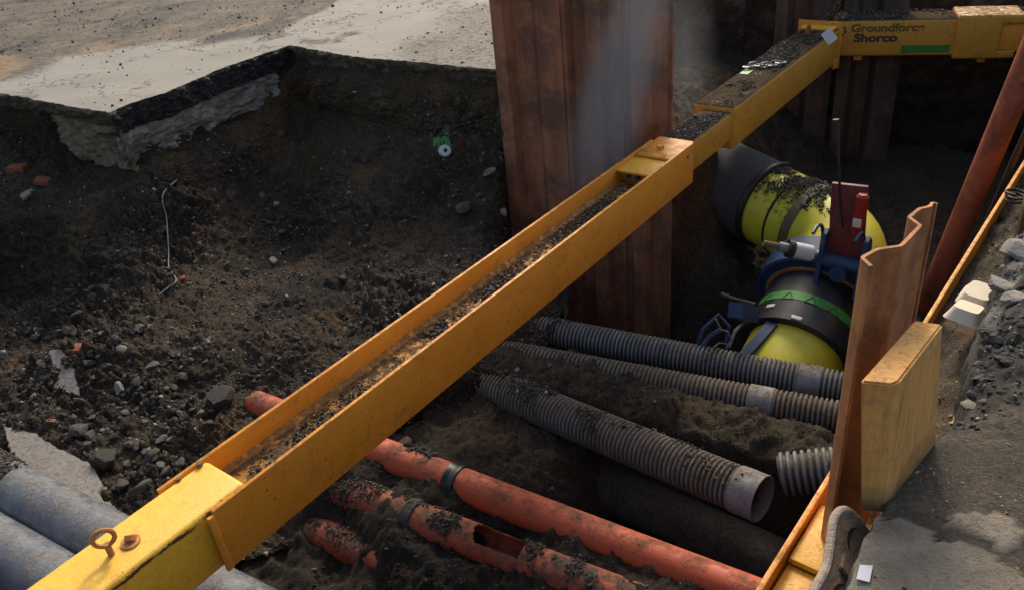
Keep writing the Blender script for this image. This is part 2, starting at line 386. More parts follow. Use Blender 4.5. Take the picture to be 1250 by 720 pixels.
M_RUST = mat_rust('rusty_sheet_steel', (.29, .118, .060), (.50, .215, .105), (.15, .080, .055))
M_RUSTD = mat_rust('dark_sheet_steel', (.095, .056, .039), (.17, .098, .065), (.055, .038, .030), .6)
M_RUSTO = mat_rust('orange_rust_steel', (.38, .145, .052), (.60, .27, .105), (.20, .085, .045), .6)
M_RPROP = mat_rust('red_oxide_steel', (.36, .080, .034), (.48, .130, .055), (.15, .045, .026), .4)
M_GREYP = mat_pipe('grey_duct', (.115, .12, .125), (.20, .205, .21), .20, (.24, .195, .14), .4)
M_SLEEVE = mat_pipe('smooth_grey_sleeve', (.15, .158, .165), (.22, .23, .24), .2, (.24, .195, .14), .4)
M_GREYD = mat_pipe('dusty_grey_duct', (.12, .115, .11), (.20, .19, .175), .72, (.21, .165, .115), .5)
M_RED = mat_pipe('orange_drain_pipe', (.44, .070, .020), (.50, .090, .028), .02, (.12, .075, .048), .58)
M_REDD = mat_pipe('dirty_drain_pipe', (.36, .062, .022), (.45, .090, .034), .36, (.10, .070, .047), .6)
M_BURIED = mat_pipe('buried_duct', (.06, .055, .05), (.09, .08, .07), .85, (.07, .056, .043), .8)
M_GL = mat_pipe('steel_blue_duct', (.085, .096, .112), (.15, .168, .195), .07, (.22, .195, .16), .27, scale=13)
M_GASY = mat_pipe('gas_pipe_yellow', (.56, .51, .03), (.64, .58, .045), .12, (.05, .04, .03), .38, scale=16)
M_GASC = mat_plain('clean_gas_pipe_yellow', (.62, .55, .035), .4, 0, .12, 6, .12)
M_BLACKP = mat_plain('black_pipe_plastic', (.018, .018, .019), .42, 0, .3, 30, .4)
M_BLUE = mat_plain('blue_clamp_paint', (.016, .055, .15), .5, 0, .4, 30, .5)
M_DKRED = mat_plain('dark_red_paint', (.20, .026, .024), .6, 0, .4, 20, .6)
M_RED2 = mat_plain('bright_red_rubber', (.34, .018, .018), .5, 0, .2)
M_GREEN = mat_plain('green_tape', (.05, .29, .045), .5, 0, .3, 40, .3)
M_GREEN2 = mat_plain('green_plate', (.035, .20, .035), .6, 0, .35, 40, .4)
M_WHITE = mat_plain('white_card', (.62, .63, .64), .6, 0, .1)
M_FOAM = mat_plain('white_foam', (.72, .62, .47), .6, 0, .12, 12)
M_SILV = mat_plain('bare_metal', (.30, .30, .29), .45, .5, .3)
M_OLIVE = mat_plain('olive_strap', (.13, .115, .04), .7, 0, .3, 25, .4)
M_DK = mat_plain('dark_steel', (.035, .032, .03), .55, .4, .3)
M_BOLTB = mat_plain('blue_bolt', (.02, .09, .22), .4, .2, .2)
M_CHAIN = mat_plain('chain_steel', (.14, .11, .085), .5, .7, .4)
M_WIRE = mat_plain('grey_wire', (.22, .25, .21), .5, 0, .2)
M_INK = mat_plain('stencil_paint', (.035, .045, .02), .7, 0, .3)
M_INKG = mat_plain('faded_stencil_paint', (.17, .12, .02), .7, 0, .5, 60)
M_SHOE = mat_concrete('pale_rusted_casting', (.15, .095, .062), (.26, .175, .12), (.08, .05, .035)); M_RIM = mat_concrete('worn_casting_rim', (.36, .27, .20), (.46, .36, .28), (.2, .13, .09))
M_SOIL2 = mat_concrete('earth_clod', (.040, .031, .022), (.095, .072, .047), (.02, .016, .012)); M_WOOD = mat_wood(); M_STONE = mat_stone()
M_CHIP = mat_plain('sawdust', (.60, .45, .19), .8, 0, .4, 200)

# ------------------------------------------------------------------ ground and excavation
# pit edge, left to right along the far side (z = 0)
EDGE_PX = [(-260, 84), (-120, 99), (0, 115), (60, 127), (120, 137), (135, 139), (160, 128), (200, 116), (235, 101), (270, 86), (312, 71), (355, 57), (395, 65), (440, 72), (500, 77), (560, 83), (605, 87), (650, 78), (720, 70)]
EDGE = np.array([P(x, y, 0.)[:2] for x, y in EDGE_PX])
def resample(pl, step):
    pl = np.asarray(pl, float); d = np.r_[0, np.cumsum(np.linalg.norm(np.diff(pl, axis=0), axis=1))]
    s = np.linspace(0, d[-1], max(2, int(d[-1] / step)))
    return np.stack([np.interp(s, d, pl[:, k]) for k in range(pl.shape[1])], 1)
def outward(pl, sign=1):
    t = np.gradient(pl, axis=0); n = np.stack([-t[:, 1], t[:, 0]], 1) * sign
    return n / (np.linalg.norm(n, axis=1, keepdims=True) + 1e-9)

# far paving: detailed strip behind the pit edge
E1 = resample(EDGE, .022); E1r = E1 + .012 * np.stack([noise(np.c_[E1, np.zeros(len(E1))], 9, 1), noise(np.c_[E1, np.zeros(len(E1))], 9, 2)], 1) + .016 * np.stack([noise(np.c_[E1, np.zeros(len(E1))], 30, 3), noise(np.c_[E1, np.zeros(len(E1))], 30, 4)], 1)
depths = np.r_[0, np.cumsum(.012 * 1.024 ** np.arange(130))]
G = np.zeros((len(depths), len(E1), 3)); G[..., :2] = E1[None] + (E1r - E1)[None] * np.exp(-depths / .04)[:, None, None] + depths[:, None, None] * np.array([.09, 1.])[None, None]
def far_attrs(G):
    x, y = G[..., 0], G[..., 1]; q = G.copy(); q[..., 2] = 0
    # brown soil spread over the paving beyond a line that runs roughly parallel to the left edge
    lim = 7.50 + .05 * x + .55 * noise(q, .8, 5) + .28 * noise(q, 2.6, 6) + np.where(x > -1.9, (x + 1.9) * 3.2, 0)
    dirt = smooth01(-.5, .45, y - lim)
    dirt = np.maximum(dirt, .9 * smooth01(-3.3, -4.2, x + .3 * noise(q, 2, 8)) * smooth01(6.5, 6.9, y))
    dirt = np.maximum(dirt, .62 * smooth01(-.75, .1, x + .3 * noise(q, 1.7, 11) + .35 * (7.6 - y)) * .8)  # browner, darker area right of a slanting line, toward the sheet piles
    dirt = np.maximum(dirt, .46 * smooth01(.10, .8, noise(q, 1.9, 16) + .6 * noise(q, 6, 17) + .4 * noise(q, 17, 19)) + .12 + .10 * noise(q, 4, 21))
    och = .75 * smooth01(-.1, .5, noise(q, 2.2, 9) + .5 * noise(q, 7, 18)) * smooth01(.35, .6, dirt) * (1 - .9 * smooth01(.2, .9, y - lim))
    blk = .8 * smooth01(.12, .5, noise(q, 1.3, 14) + .35 * noise(q, 6, 15)) * smooth01(.3, .8, dirt)
    return dirt, och, blk
dirt, och, blk = far_attrs(G)
q = G.copy(); q[..., 2] = 0
G[..., 2] = .012 * noise(q, 2., 12) * smooth01(0, .3, depths)[:, None] + dirt * (.016 * np.abs(fbm(q, 7, 4, 20)) + .02 * smooth01(.2, .8, noise(q, 1.3, 14)))
me = np_mesh('paving', G.reshape(-1, 3), grid_faces(*G.shape[:2]), M_GROUND, {'dirt': dirt, 'ochre': och, 'black': blk})
structure(link('paving', me)); FAR_G, FAR_D = G, dirt

# asphalt / concrete slab edges: rough faces under the paving's broken edge
def slab_face(name, idx0, idx1, z0, z1, mat, amp, inset0, inset1, seed, freq=14, attrs=None):
    pl = E1r[idx0:idx1]; nrm = outward(E1[idx0:idx1], 1); kk = np.ones(25) / 25; nrm = np.stack([np.convolve(np.pad(nrm[:, j], 12, 'edge'), kk, 'valid') for j in (0, 1)], 1); nrm /= np.linalg.norm(nrm, axis=1, keepdims=True); nv = max(8, int((z0 - z1) / .008))
    v = np.linspace(0, 1, nv); g = np.zeros((nv, len(pl), 3))
    ins = inset0 + (inset1 - inset0) * v
    g[..., :2] = pl[None] + nrm[None] * ins[:, None, None]; g[..., 2] = z0 + (z1 - z0) * v[:, None]
    env = np.minimum(1, v / .15)[:, None]
    w1, w2, wr = worley(g + .02 * noise(g, 20, seed + 2)[..., None], freq * 1.25, seed); w3, w4, wr2 = worley(g, freq * 3.1, seed + 1)
    dsp = amp * env * (.5 * fbm(g, freq, 4, seed) + 1.1 * (wr - .35) * smooth01(0, .12, w2 - w1) + .45 * wr2 * smooth01(0, .2, w4 - w3) + .3 * np.abs(fbm(g, freq * .45, 2, seed + 9)))
    g[..., :2] -= nrm[None] * dsp[..., None]
    g[..., 2] += .35 * amp * env * noise(g, freq, seed + 5)
    # a lip folds back under the layer so that it has thickness
    lip = g[-1:].copy(); lip[..., :2] += nrm[None] * .22; g = np.concatenate([g, lip])
    o = link(name, np_mesh(name, g.reshape(-1, 3), grid_faces(*g.shape[:2])[:, ::-1], mat, attrs)); return structure(o)
def e_idx(px):
    p = P(px[0], px[1], 0)[:2]; return int(np.argmin(np.linalg.norm(E1 - p, axis=1)))
i_l, i_c, i_k, i_s = 0, e_idx((135, 139)), e_idx((355, 57)), len(E1)
slab_face('paving_edge', i_l, i_c + 3, .010, -.11, M_EDGE, .034, 0., .05, 31)
slab_face('asphalt_layer', i_c, i_k + 2, .010, -.165, M_ASPH, .030, .0, .03, 32, 20)
slab_face('paving_edge', i_k, i_s, .010, -.13, M_EDGE, .045, .0, .06, 33)
a_, b_ = e_idx((48, 124)), i_c + 6
slab_face('concrete_base_layer', a_, i_c + 1, -.10, -.45, M_BASEO, .05, .05, .10, 34, 8)
slab_face('concrete_base_layer', i_c - 1, e_idx((338, 62)), -.165, -.42, M_BASEW, .045, .05, .13, 35, 9)

# excavated bank on the left: control net (pixel column, row, forward distance) -> world
cols = [
 [(-260,84),(-260,270,5.95),(-260,370,5.2),(-260,445,4.45),(-260,525,3.8),(-260,610,3.25),(-260,720,2.7)],
 [(-60,106),(-60,270,5.80),(-60,365,5.6),(-60,440,4.35),(-60,520,3.72),(-60,585,3.30),(-60,690,2.75)],
 [(50,125),(42,262,5.62),(35,365,5.45),(40,430,4.25),(40,510,3.60),(45,575,3.25),(60,680,2.75)],
 [(135,139),(150,258,5.30),(135,350,4.85),(130,420,4.15),(130,505,3.60),(130,580,3.12),(150,690,2.6)],
 [(200,116),(228,243,5.52),(220,330,4.95),(220,410,4.15),(215,500,3.60),(200,575,3.12),(240,690,2.6)],
 [(270,86),(290,228,6.02),(298,318,5.25),(300,400,4.25),(290,490,3.66),(275,560,3.24),(330,680,2.7)],
 [(355,57),(352,208,6.42),(360,300,5.55),(360,385,4.35),(350,470,3.80),(335,535,3.42),(420,640,2.95)],
 [(440,72),(440,198,5.98),(440,290,5.28),(435,370,4.5),(420,450,3.82),(405,505,3.52),(500,600,3.40)],
 [(530,80),(530,188,5.72),(522,280,5.2),(510,355,4.32),(500,430,3.84),(490,485,3.62),(580,560,3.78)],
 [(605,88),(603,188,5.46),(597,275,5.12),(582,340,4.36),(572,415,4.00),(570,465,3.74),(660,520,3.95)],
 [(640,80),(634,188,5.75),(634,288,5.55),(636,355,4.55),(628,415,4.1),(620,458,3.9),(700,510,3.95)],
 [(720,70),(700,200,5.9),(690,300,5.7),(690,365,4.7),(670,415,4.15),(668,450,3.95),(740,500,3.7)]]
ctrl = []
for c in cols:
    e = P(*c[0], 0.); pts = []
    inw = np.array([.12, -1., 0]); 
    for z, o in (((-.03, .30), (-.16, .30), (-.42, .26), (-.52, .06)) if c[0][0] < 340 else ((-.05, .05), (-.16, .02), (-.34, .0), (-.52, -.02))): pts.append([e[0] - inw[0] * o, e[1] - inw[1] * o, z])
    for x, y, f in c[1:]: pts.append(D(x, y, f))
    ctrl.append(pts)
ctrl = np.array(ctrl).transpose(1, 0, 2)                             # levels x columns
B = catmull(catmull(ctrl, 430, 0), 560, 1)
nb = grid_normals(B); nb *= np.sign(nb[..., 2].mean())
d = .085 * fbm(B, 2.1, 2, 40) + .050 * np.abs(noise(B, 6, 43)) +   .042 * np.abs(noise(B, 13, 44)) + .030 * np.abs(noise(B, 27, 45)) + .018 * np.abs(noise(B, 52, 46)) + .006 * noise(B, 110, 47)
lump = smooth01(-.1, .35, noise(B, 1.1, 50))
for fs_, am_ in ((8., .050), (17., .030), (36., .015)):
    w1, w2, wr = worley(B + .03 * np.stack([noise(B, 12, 48), noise(B, 12, 49), noise(B, 12, 51)], -1), fs_, int(fs_)); d = d + am_ * wr * np.clip((w2 - w1) * 3., 0, 1) * smooth01(.0, .4, wr)
d = d * (.55 + .75 * lump)
d = d * smooth01(.03, .24, np.linspace(0, 1, B.shape[0]))[:, None]
B = B + nb * d[..., None]
_wall = smooth01(.06, .12, np.linspace(0, 1, B.shape[0]))[:, None] * smooth01(.55, .38, np.linspace(0, 1, B.shape[0]))[:, None] * smooth01(.42, .52, np.linspace(0, 1, B.shape[1]))[None]  # clay-brown subsoil mask, also lightens the colour of the shaded upper wall
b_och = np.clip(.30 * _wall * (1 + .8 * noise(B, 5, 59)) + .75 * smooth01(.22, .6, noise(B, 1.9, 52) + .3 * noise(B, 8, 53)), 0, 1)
b_pale = .5 * smooth01(.48, .66, noise(B, 3.2, 55) + .25 * noise(B, 15, 56))
b_blk = .6 * smooth01(.84, .93, np.linspace(0, 1, B.shape[0]))[:, None] * smooth01(.5, .6, np.linspace(0, 1, B.shape[1]))[None] + (.7 - .6 * _wall) * smooth01(.1, .5, noise(B, 1.3, 57) + .2 * noise(B, 7, 58))  # random dark soil, plus painted shade on the lowest rows at right
FB = grid_faces(*B.shape[:2])
_v = (B - np.array([0, 0, EYE])) @ RM; _px = CXP + F_PX * _v[..., 0] / -_v[..., 2]
B[..., 2] = np.where((_px > 617) & (B[..., 1] > 4.45), np.minimum(B[..., 2], -1.40), B[..., 2])
BV = B.reshape(-1, 3)
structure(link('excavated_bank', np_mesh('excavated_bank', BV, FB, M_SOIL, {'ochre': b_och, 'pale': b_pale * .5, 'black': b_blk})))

# pit floor as a height field in the frame of the pipes (v runs across them)
PA = np.array([.82, -.57]); PV = np.array([.57, .82])
A0 = np.array([-.92, 2.02]); BU = np.array([.6347, .7728]); BN = np.array([-BU[1], BU[0]])
gx, gy = np.meshgrid(np.arange(-3.2, 5.2, .017), np.arange(.2, 7.95, .017))
qf = np.stack([gx, gy, np.zeros_like(gx)], -1)
vv = gx * PV[0] + gy * PV[1] + .05 * noise(qf, 2.2, 60); aa = gx * PA[0] + gy * PA[1]; nn = (gx - A0[0]) * BN[0] + (gy - A0[1]) * BN[1]; uu = (gx - A0[0]) * BU[0] + (gy - A0[1]) * BU[1]
prof_v = [0., 1.42, 1.56, 1.80, 2.00, 2.12, 2.28, 2.42, 2.56, 2.74, 2.88, 2.99, 3.13, 3.26, 3.36, 3.60, 3.75, 3.95, 4.3, 6., 9.]
prof_z = [-2.2, -2.2, -1.36, -1.25, -1.21, -1.20, -1.27, -1.62, -2.05, -2.0, -1.75, -1.24, -1.175, -1.20, -1.30, -1.36, -1.42, -1.56, -1.58, -1.55, -1.5]
zf = np.interp(vv, prof_v, prof_z)
zf = np.where(aa < -.9, np.maximum(zf, -2.2 + (.84 + .0 * vv) * smooth01(1.15, 1.55, vv) * smooth01(-.95, -1.75, aa)), zf)
zf = np.maximum(zf, -2.2 + .86 * smooth01(.5, 1.0, vv) * smooth01(-1.85, -2.15, aa))
zf = zf + (.02 + .05 * noise(qf, 3.5, 71)) * smooth01(1.7, 1.85, vv) * smooth01(2.16, 2.08, vv)
_hx, _hy = P(611, 655, -1.2)[:2]; _rl = (gx - _hx) * PA[0] + (gy - _hy) * PA[1]; _rv = (gx - _hx) * PV[0] + (gy - _hy) * PV[1]
zf = zf - .14 * np.exp(-(_rl / .26) ** 2 - (_rv / .11) ** 2)
zf = zf + .07 * smooth01(.1, .5, noise(qf, 2.8, 72)) * smooth01(2.9, 3.05, vv) * smooth01(3.5, 3.35, vv)
zf = np.where(aa > .35, zf - .22 * smooth01(.35, 1.1, aa) * smooth01(2.36, 2.1, vv) , zf)
# bank of soil sloping down from behind the far half of the brace
zf = np.maximum(zf, np.where(uu > 2.2, -1.62 + 1.0 * smooth01(-.35, 1.2, nn + .12 * noise(qf, 3, 61)) * smooth01(3.3, 4.3, uu), -9))
for fs_, am_ in ((9., .026), (20., .024), (42., .016)):
    w1, w2, wr = worley(qf + .03 * np.stack([noise(qf, 12, 48), noise(qf, 12, 49), 0 * gx], -1), fs_, int(fs_)); zf = zf + am_ * wr * np.clip((w2 - w1) * 3., 0, 1) * smooth01(.0, .4, wr) - am_ * .25
zf = zf + .035 * fbm(qf, 4, 2, 62) + .034 * np.abs(noise(qf, 9, 63)) + .024 * np.abs(noise(qf, 19, 64)) + .016 * np.abs(noise(qf, 40, 65))
zf = zf - .75 * smooth01(3.72, 4.05, vv) * smooth01(3.95, 3.6, uu) * smooth01(.6, 1.2, uu)
zf = np.maximum(zf, -2.6 + 2.07 * np.exp(-(((gx - 1.46) / .33) ** 2 + ((gy - 5.50) / .48) ** 2)) + .03 * noise(qf, 7, 69))
zf = zf - .06 * smooth01(2.35, 2.2, vv) * smooth01(.1, .5, noise(qf, 2.6, 74))
zf = np.where((nn > .75) & (uu < 2.9), np.minimum(zf, -1.75), zf)
GF = np.stack([gx, gy, zf], -1)
f_och = .45 * smooth01(.2, .6, noise(qf, 2.1, 66)); f_pale = .06 * smooth01(.35, .6, noise(qf, 2.6, 67)); f_blk = np.maximum(np.clip(.55 + .6 * noise(qf, 2.3, 73), .15, .8) * smooth01(2.75, 2.35, vv), 0); f_blk = np.maximum(f_blk, .7 * smooth01(-1.45, -1.75, zf) * (vv < 2.8)); f_blk = np.maximum(f_blk, .35 * smooth01(.1, .5, noise(qf, 1.4, 68)))  # black: dark mud, plus shade painted into the deep gaps between pipes
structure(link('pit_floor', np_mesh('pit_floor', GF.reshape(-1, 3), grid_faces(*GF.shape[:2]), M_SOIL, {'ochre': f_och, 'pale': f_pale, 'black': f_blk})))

def wall_patch(name, pl, z0, z1, lean, seed, amp=.06, step=.03, rub=0.):
    pl = resample(pl, step); nr = outward(pl, 1); v = np.linspace(0, 1, max(4, int((z0 - z1) / step)))
    g = np.zeros((len(v), len(pl), 3)); g[..., :2] = pl[None] - nr[None] * (lean * v[:, None, None]); g[..., 2] = z0 + (z1 - z0) * v[:, None]
    dd = amp * (fbm(g, 2.5, 3, seed) + .8 * np.abs(noise(g, 9, seed + 3)) + .4 * np.abs(noise(g, 22, seed + 4)))
    g[..., :2] -= nr[None] * dd[..., None]
    pale = rub * smooth01(.45, .0, v)[:, None] * smooth01(-.05, .35, noise(g, 5, seed + 7) + .4 * noise(g, 17, seed + 8))
    z = np.zeros(g.shape[:2])
    o = link(name, np_mesh(name, g.reshape(-1, 3), grid_faces(*g.shape[:2])[:, ::-1], M_SOIL, {'ochre': z + .12 * smooth01(.2, .5, noise(g, 2, seed + 9)), 'pale': pale, 'black': z + .3}))
    return structure(o)
SIDE = [(.62, 5.55), (.75, 6.6), (.9, 7.72), (1.7, 7.85), (2.4, 7.72)]
BACK = [(2.40, 7.72), (3.2, 7.35), (4.2, 6.95), (6.2, 6.2)]
wall_patch('back_wall', SIDE, .015, -1.75, .16, 70, .07, .03, .55)
wall_patch('back_wall', BACK, .015, -1.75, .06, 74, .07, .03, .6)

# near side: edge of the ground beside the photographer, far to near
REDGE = [(6.0, 6.2), (4.6, 5.7), (3.3, 4.25), (2.35, 3.12), (1.97, 2.70), (1.74, 2.46), (1.50, 2.14), (1.36, 1.93), (1.22, 1.73), (1.09, 1.60), (.95, 1.50), (.83, 1.385), (.738, 1.285), (.660, 1.165), (.56, 1.02), (.2, .60), (-.45, -.15), (-1.2, -1.0)]
R1 = resample(REDGE, .016); qq = np.c_[R1, np.zeros(len(R1))]
R1 = R1 + .030 * np.stack([noise(qq, 6, 80), noise(qq, 6, 81)], 1) + .010 * np.stack([noise(qq, 22, 82), noise(qq, 22, 83)], 1)
OUT = np.array([.75, -.66])
dr = np.r_[0, np.cumsum(.008 * 1.022 ** np.arange(112))]
GR = np.zeros((len(dr), len(R1), 3)); GR[..., :2] = R1[None] + dr[:, None, None] * OUT[None, None]
def in_poly(x, y, poly):
    r = np.zeros(x.shape, bool); n = len(poly)
    for i in range(n):
        (x1, y1), (x2, y2) = poly[i], poly[(i + 1) % n]
        c = ((y1 > y) != (y2 > y)) & (x < (x2 - x1) * (y - y1) / (y2 - y1 + 1e-12) + x1); r ^= c
    return r
qg = GR.copy()
wx = GR[..., 0] + .014 * noise(qg, 14, 84) + .006 * noise(qg, 45, 85); wy = GR[..., 1] + .014 * noise(qg, 14, 86) + .006 * noise(qg, 45, 87)
def poly0(px): return [tuple(P(x, y, 0)[:2]) for x, y in px]
PC = poly0([(990, 720), (1040, 655), (1062, 622), (1082, 642), (1095, 636), (1130, 645), (1142, 662), (1170, 662), (1215, 682), (1262, 712), (1262, 800), (990, 800)])
PC2 = poly0([(1152, 642), (1163, 628), (1200, 627), (1236, 632), (1248, 650), (1241, 668), (1225, 673), (1200, 656), (1175, 646)])
conc = (in_poly(wx, wy, PC) | in_poly(wx, wy, PC2)).astype(float)
edge_d = dr[:, None] * np.ones(len(R1))[None]
yy = GR[..., 1]
pale = .7 * np.clip(smooth01(.10, .02, edge_d + .06 * noise(qg, 12, 88)) * smooth01(1.95, 2.2, yy) * smooth01(.0, .3, noise(qg, 6, 89) + .25) , 0, 1)
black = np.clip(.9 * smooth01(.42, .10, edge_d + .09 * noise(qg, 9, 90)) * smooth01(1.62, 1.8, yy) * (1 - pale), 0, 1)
cy = np.exp(-((GR[..., 0] - .635) ** 2 + (GR[..., 1] - 1.165) ** 2) / .0016) * smooth01(-.1, .3, noise(qg, 40, 91)) * .8
rough = .25 + smooth01(.35, .05, edge_d) * smooth01(1.5, 1.9, yy)
rr_ = .013 * np.abs(noise(qg, 34, 97)) + .008 * np.abs(noise(qg, 75, 98))
GR[..., 2] = conc * (.004 * np.abs(noise(qg, 30, 99)) - .004 * smooth01(.25, .45, noise(qg, 9, 100))) + (1 - conc) * rr_ * (.35 + 1.3 * smooth01(.40, .05, edge_d) * smooth01(1.5, 1.8, yy)) + conc * .010 + (1 - conc) * (.016 * fbm(qg, 9, 4, 92)) * rough * 1.6 + conc * .003 * noise(qg, 12, 93) - .05 * smooth01(.10, .0, edge_d) * smooth01(1.55, 1.7, yy)
# broken face below the edge
nf = 26; vf = np.linspace(0, 1, nf)[1:]
fr = np.zeros((nf - 1, len(R1), 3)); fr[..., :2] = R1[None] + OUT * 0 - OUT[None, None] * (.05 * np.sin(vf * 2.2))[:, None, None] + OUT[None, None] * (.10 * vf ** 2)[:, None, None]
fr[..., 2] = GR[0, :, 2][None] - vf[:, None] * 1.9 ** (vf[:, None] * 1.6) * .62
fd = .035 * fbm(fr, 11, 3, 94) * np.minimum(1, vf * 5)[:, None]; fr[..., :2] -= OUT[None, None] * fd[..., None]
GA = np.concatenate([fr[::-1], GR])
zf2 = np.zeros((nf - 1, len(R1)))
fpale = .55 * smooth01(.05, .4, noise(fr, 6, 95)) * smooth01(.6, .1, vf)[:, None]
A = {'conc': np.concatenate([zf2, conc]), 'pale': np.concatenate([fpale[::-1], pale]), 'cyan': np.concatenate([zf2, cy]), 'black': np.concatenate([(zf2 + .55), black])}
structure(link('pavement', np_mesh('pavement', GA.reshape(-1, 3), grid_faces(*GA.shape[:2])[:, ::-1], M_NEAR, A)))

# the rest of the ground, out to the horizon, with a hole for the pit
hole = [tuple(p) for p in (E1[::12] + np.array([0.01, .12]))] + [(.55, 6.6), (.75, 7.85), (1.7, 8.02), (2.4, 7.88), (3.2, 7.5), (4.4, 7.05), (6.4, 6.3)] + [tuple(np.array(p) + OUT * .12) for p in REDGE[1:]] + [(-1.4, -1.4), (-4.5, -.6), (-5.6, 3.0)]
R_ = 300.
from mathutils.geometry import delaunay_2d_cdt
gp = [Vector(p) for p in [(-R_, -R_), (R_, -R_), (R_, R_), (-R_, R_)]] + [Vector(p) for p in hole]
nh = len(hole); eds = [(0, 1), (1, 2), (2, 3), (3, 0)] + [(4 + i, 4 + (i + 1) % nh) for i in range(nh)]
vo, _, fo, *_r = delaunay_2d_cdt(gp, eds, [], 0, 1e-5)
hx = [p[0] for p in hole]; keep = []
for f in fo:
    c = sum((vo[i] for i in f), Vector((0, 0))) / len(f)
    if not in_poly(np.array([c.x]), np.array([c.y]), hole)[0]: keep.append(f)
me = bpy.data.meshes.new('ground'); me.from_pydata([(v.x, v.y, -.022) for v in vo], [], [list(f) for f in keep])
a = me.attributes.new('dirt', 'FLOAT', 'POINT'); a.data.foreach_set('value', np.full(len(vo), .8, np.float32))
me.materials.append(M_GROUND); me.update(); structure(link('ground', me))
# closing walls of the excavation out of view
wall_patch('excavation_wall', [(-4.4, -.5), (-5.5, 3.0), (-5.2, 7.1)], -.025, -2.2, .3, 78, .08, .08)
wall_patch('excavation_wall', [(-1.2, -1.2), (-4.5, -.5)], -.025, -2.2, .3, 79, .08, .08)

# ------------------------------------------------------------------ ray test against the soil
def bvh_of(G, k=1):
    g = G[::k, ::k]; return BVHTree.FromPolygons([tuple(v) for v in g.reshape(-1, 3)], grid_faces(*g.shape[:2]).tolist())
BVH_BANK = bvh_of(B, 2); BVH_FLOOR = bvh_of(GF, 2); BVH_NEAR = bvh_of(GR, 2)
def hit(px, py, trees=None):
    o = Vector((0, 0, EYE)); r = Vector(ray(px, py)).normalized(); best = None
    for t in trees or (BVH_BANK, BVH_FLOOR, BVH_NEAR):
        h = t.ray_cast(o, r)
        if h[0] is not None and (best is None or h[3] < best[2]): best = (h[0], h[1] if h[1].z > 0 or abs(h[1].z) > .2 else h[1], h[3])
    if best is None: return None, None
    n = best[1]; n = -n if n.dot(r) > 0 else n
    return best[0], n

# ------------------------------------------------------------------ loose pebbles and crumbs (stuff)
def hull_proto(k, n, seed, squash=(1, .8, .62)):
    r = np.random.default_rng(seed); p = r.normal(size=(n, 3)); p /= np.linalg.norm(p, axis=1)[:, None]; p *= r.uniform(.75, 1, (n, 1)) * np.array(squash)
    b = MB(); b.hull(p); bmesh.ops.triangulate(b.bm, faces=b.bm.faces[:]); b.bm.verts.index_update()
    V = np.array([v.co[:] for v in b.bm.verts]); Fc = np.array([[v.index for v in f.verts] for f in b.bm.faces]); b.bm.free(); return V, Fc
PEB = [hull_proto(k, 9, 100 + k) for k in range(8)]
def rand_rot(n, r):
    q = r.normal(size=(n, 4)); q /= np.linalg.norm(q, axis=1)[:, None]; a, b, c, d = q.T
    return np.stack([1 - 2 * (c * c + d * d), 2 * (b * c - a * d), 2 * (b * d + a * c), 2 * (b * c + a * d), 1 - 2 * (b * b + d * d), 2 * (c * d - a * b), 2 * (b * d - a * c), 2 * (c * d + a * b), 1 - 2 * (b * b + c * c)], 1).reshape(n, 3, 3)
def pebble_cloud(name, pos, size, tone, label, cat, seed=1, mat=None, protos=None, flat=None):
    r = np.random.default_rng(seed); n = len(pos); R3 = rand_rot(n, r); which = r.integers(0, len(protos or PEB), n); VV, FF, TT = [], [], []; off = 0
    for k, (V, Fc) in enumerate(protos or PEB):
        s = np.where(which == k)[0]
        if not len(s): continue
        v = np.einsum('nij,vj->nvi', R3[s], V) * size[s][:, None, None]
        if flat is not None: v[..., 2] *= flat
        v += pos[s][:, None]
        VV.append(v.reshape(-1, 3)); FF.append((Fc[None] + (off + np.arange(len(s)) * len(V))[:, None, None]).reshape(-1, 3)); TT.append(np.repeat(tone[s], len(V))); off += len(s) * len(V)
    me = np_mesh(name, np.concatenate(VV), np.concatenate(FF), mat or M_PEB, {'tone': np.concatenate(TT)}, smooth=False)
    return stuff(link(name, me), label, cat)
def sample_grid(G, n, wfun, r):
    c = (G[:-1, :-1] + G[1:, 1:]) / 2; ar = np.linalg.norm(np.cross(G[:-1, 1:] - G[:-1, :-1], G[1:, :-1] - G[:-1, :-1]), axis=-1)
    wgt = (ar * np.maximum(0, wfun(c))).ravel(); wgt /= wgt.sum(); i = r.choice(len(wgt), n, p=wgt); i0, j0 = np.unravel_index(i, ar.shape)
    a = r.random((n, 1)); b = r.random((n, 1))
    return G[i0, j0] * (1 - a) * (1 - b) + G[i0, j0 + 1] * (1 - a) * b + G[i0 + 1, j0] * a * (1 - b) + G[i0 + 1, j0 + 1] * a * b
def tones(n, r, pale=.10):
    return np.where(r.random(n) < pale, r.uniform(.78, 1, n), .12 + r.beta(2, 2.2, n) * .68)
r = np.random.default_rng(21)
pos = sample_grid(B, 60000, lambda c: .6 + 1.6 * smooth01(-.05, .4, noise(c, 1.4, 120) + .4 * noise(c, 5, 121)) + .9 * smooth01(4.6, 3.7, c[..., 1]), r)
size = np.clip(r.lognormal(-4.98, .52, len(pos)), .003, .026)
pebble_cloud('gravel', pos, size, tones(len(pos), r, .10), 'loose gravel and crumbs spread over the soil slope', 'gravel', 2)
pos = sample_grid(B, 1600, lambda c: smooth01(.0, .4, noise(c, 1.1, 122) + .5 * smooth01(4.9, 4., c[..., 1]) * smooth01(-.2, -1.2, c[..., 0])), r)
pebble_cloud('rubble', pos, np.clip(r.lognormal(-4.0, .35, len(pos)), .010, .036), tones(len(pos), r, .05) * .8, 'dark soil clods and rubble lying on the left slope', 'rubble', 3)
pos = sample_grid(GF, 52000, lambda c: np.where(c[..., 2] > -1.72, 1., .15) * smooth01(-1.6, -.6, c[..., 0]) * (.3 + smooth01(0, .4, noise(c, 2.2, 124))), r)
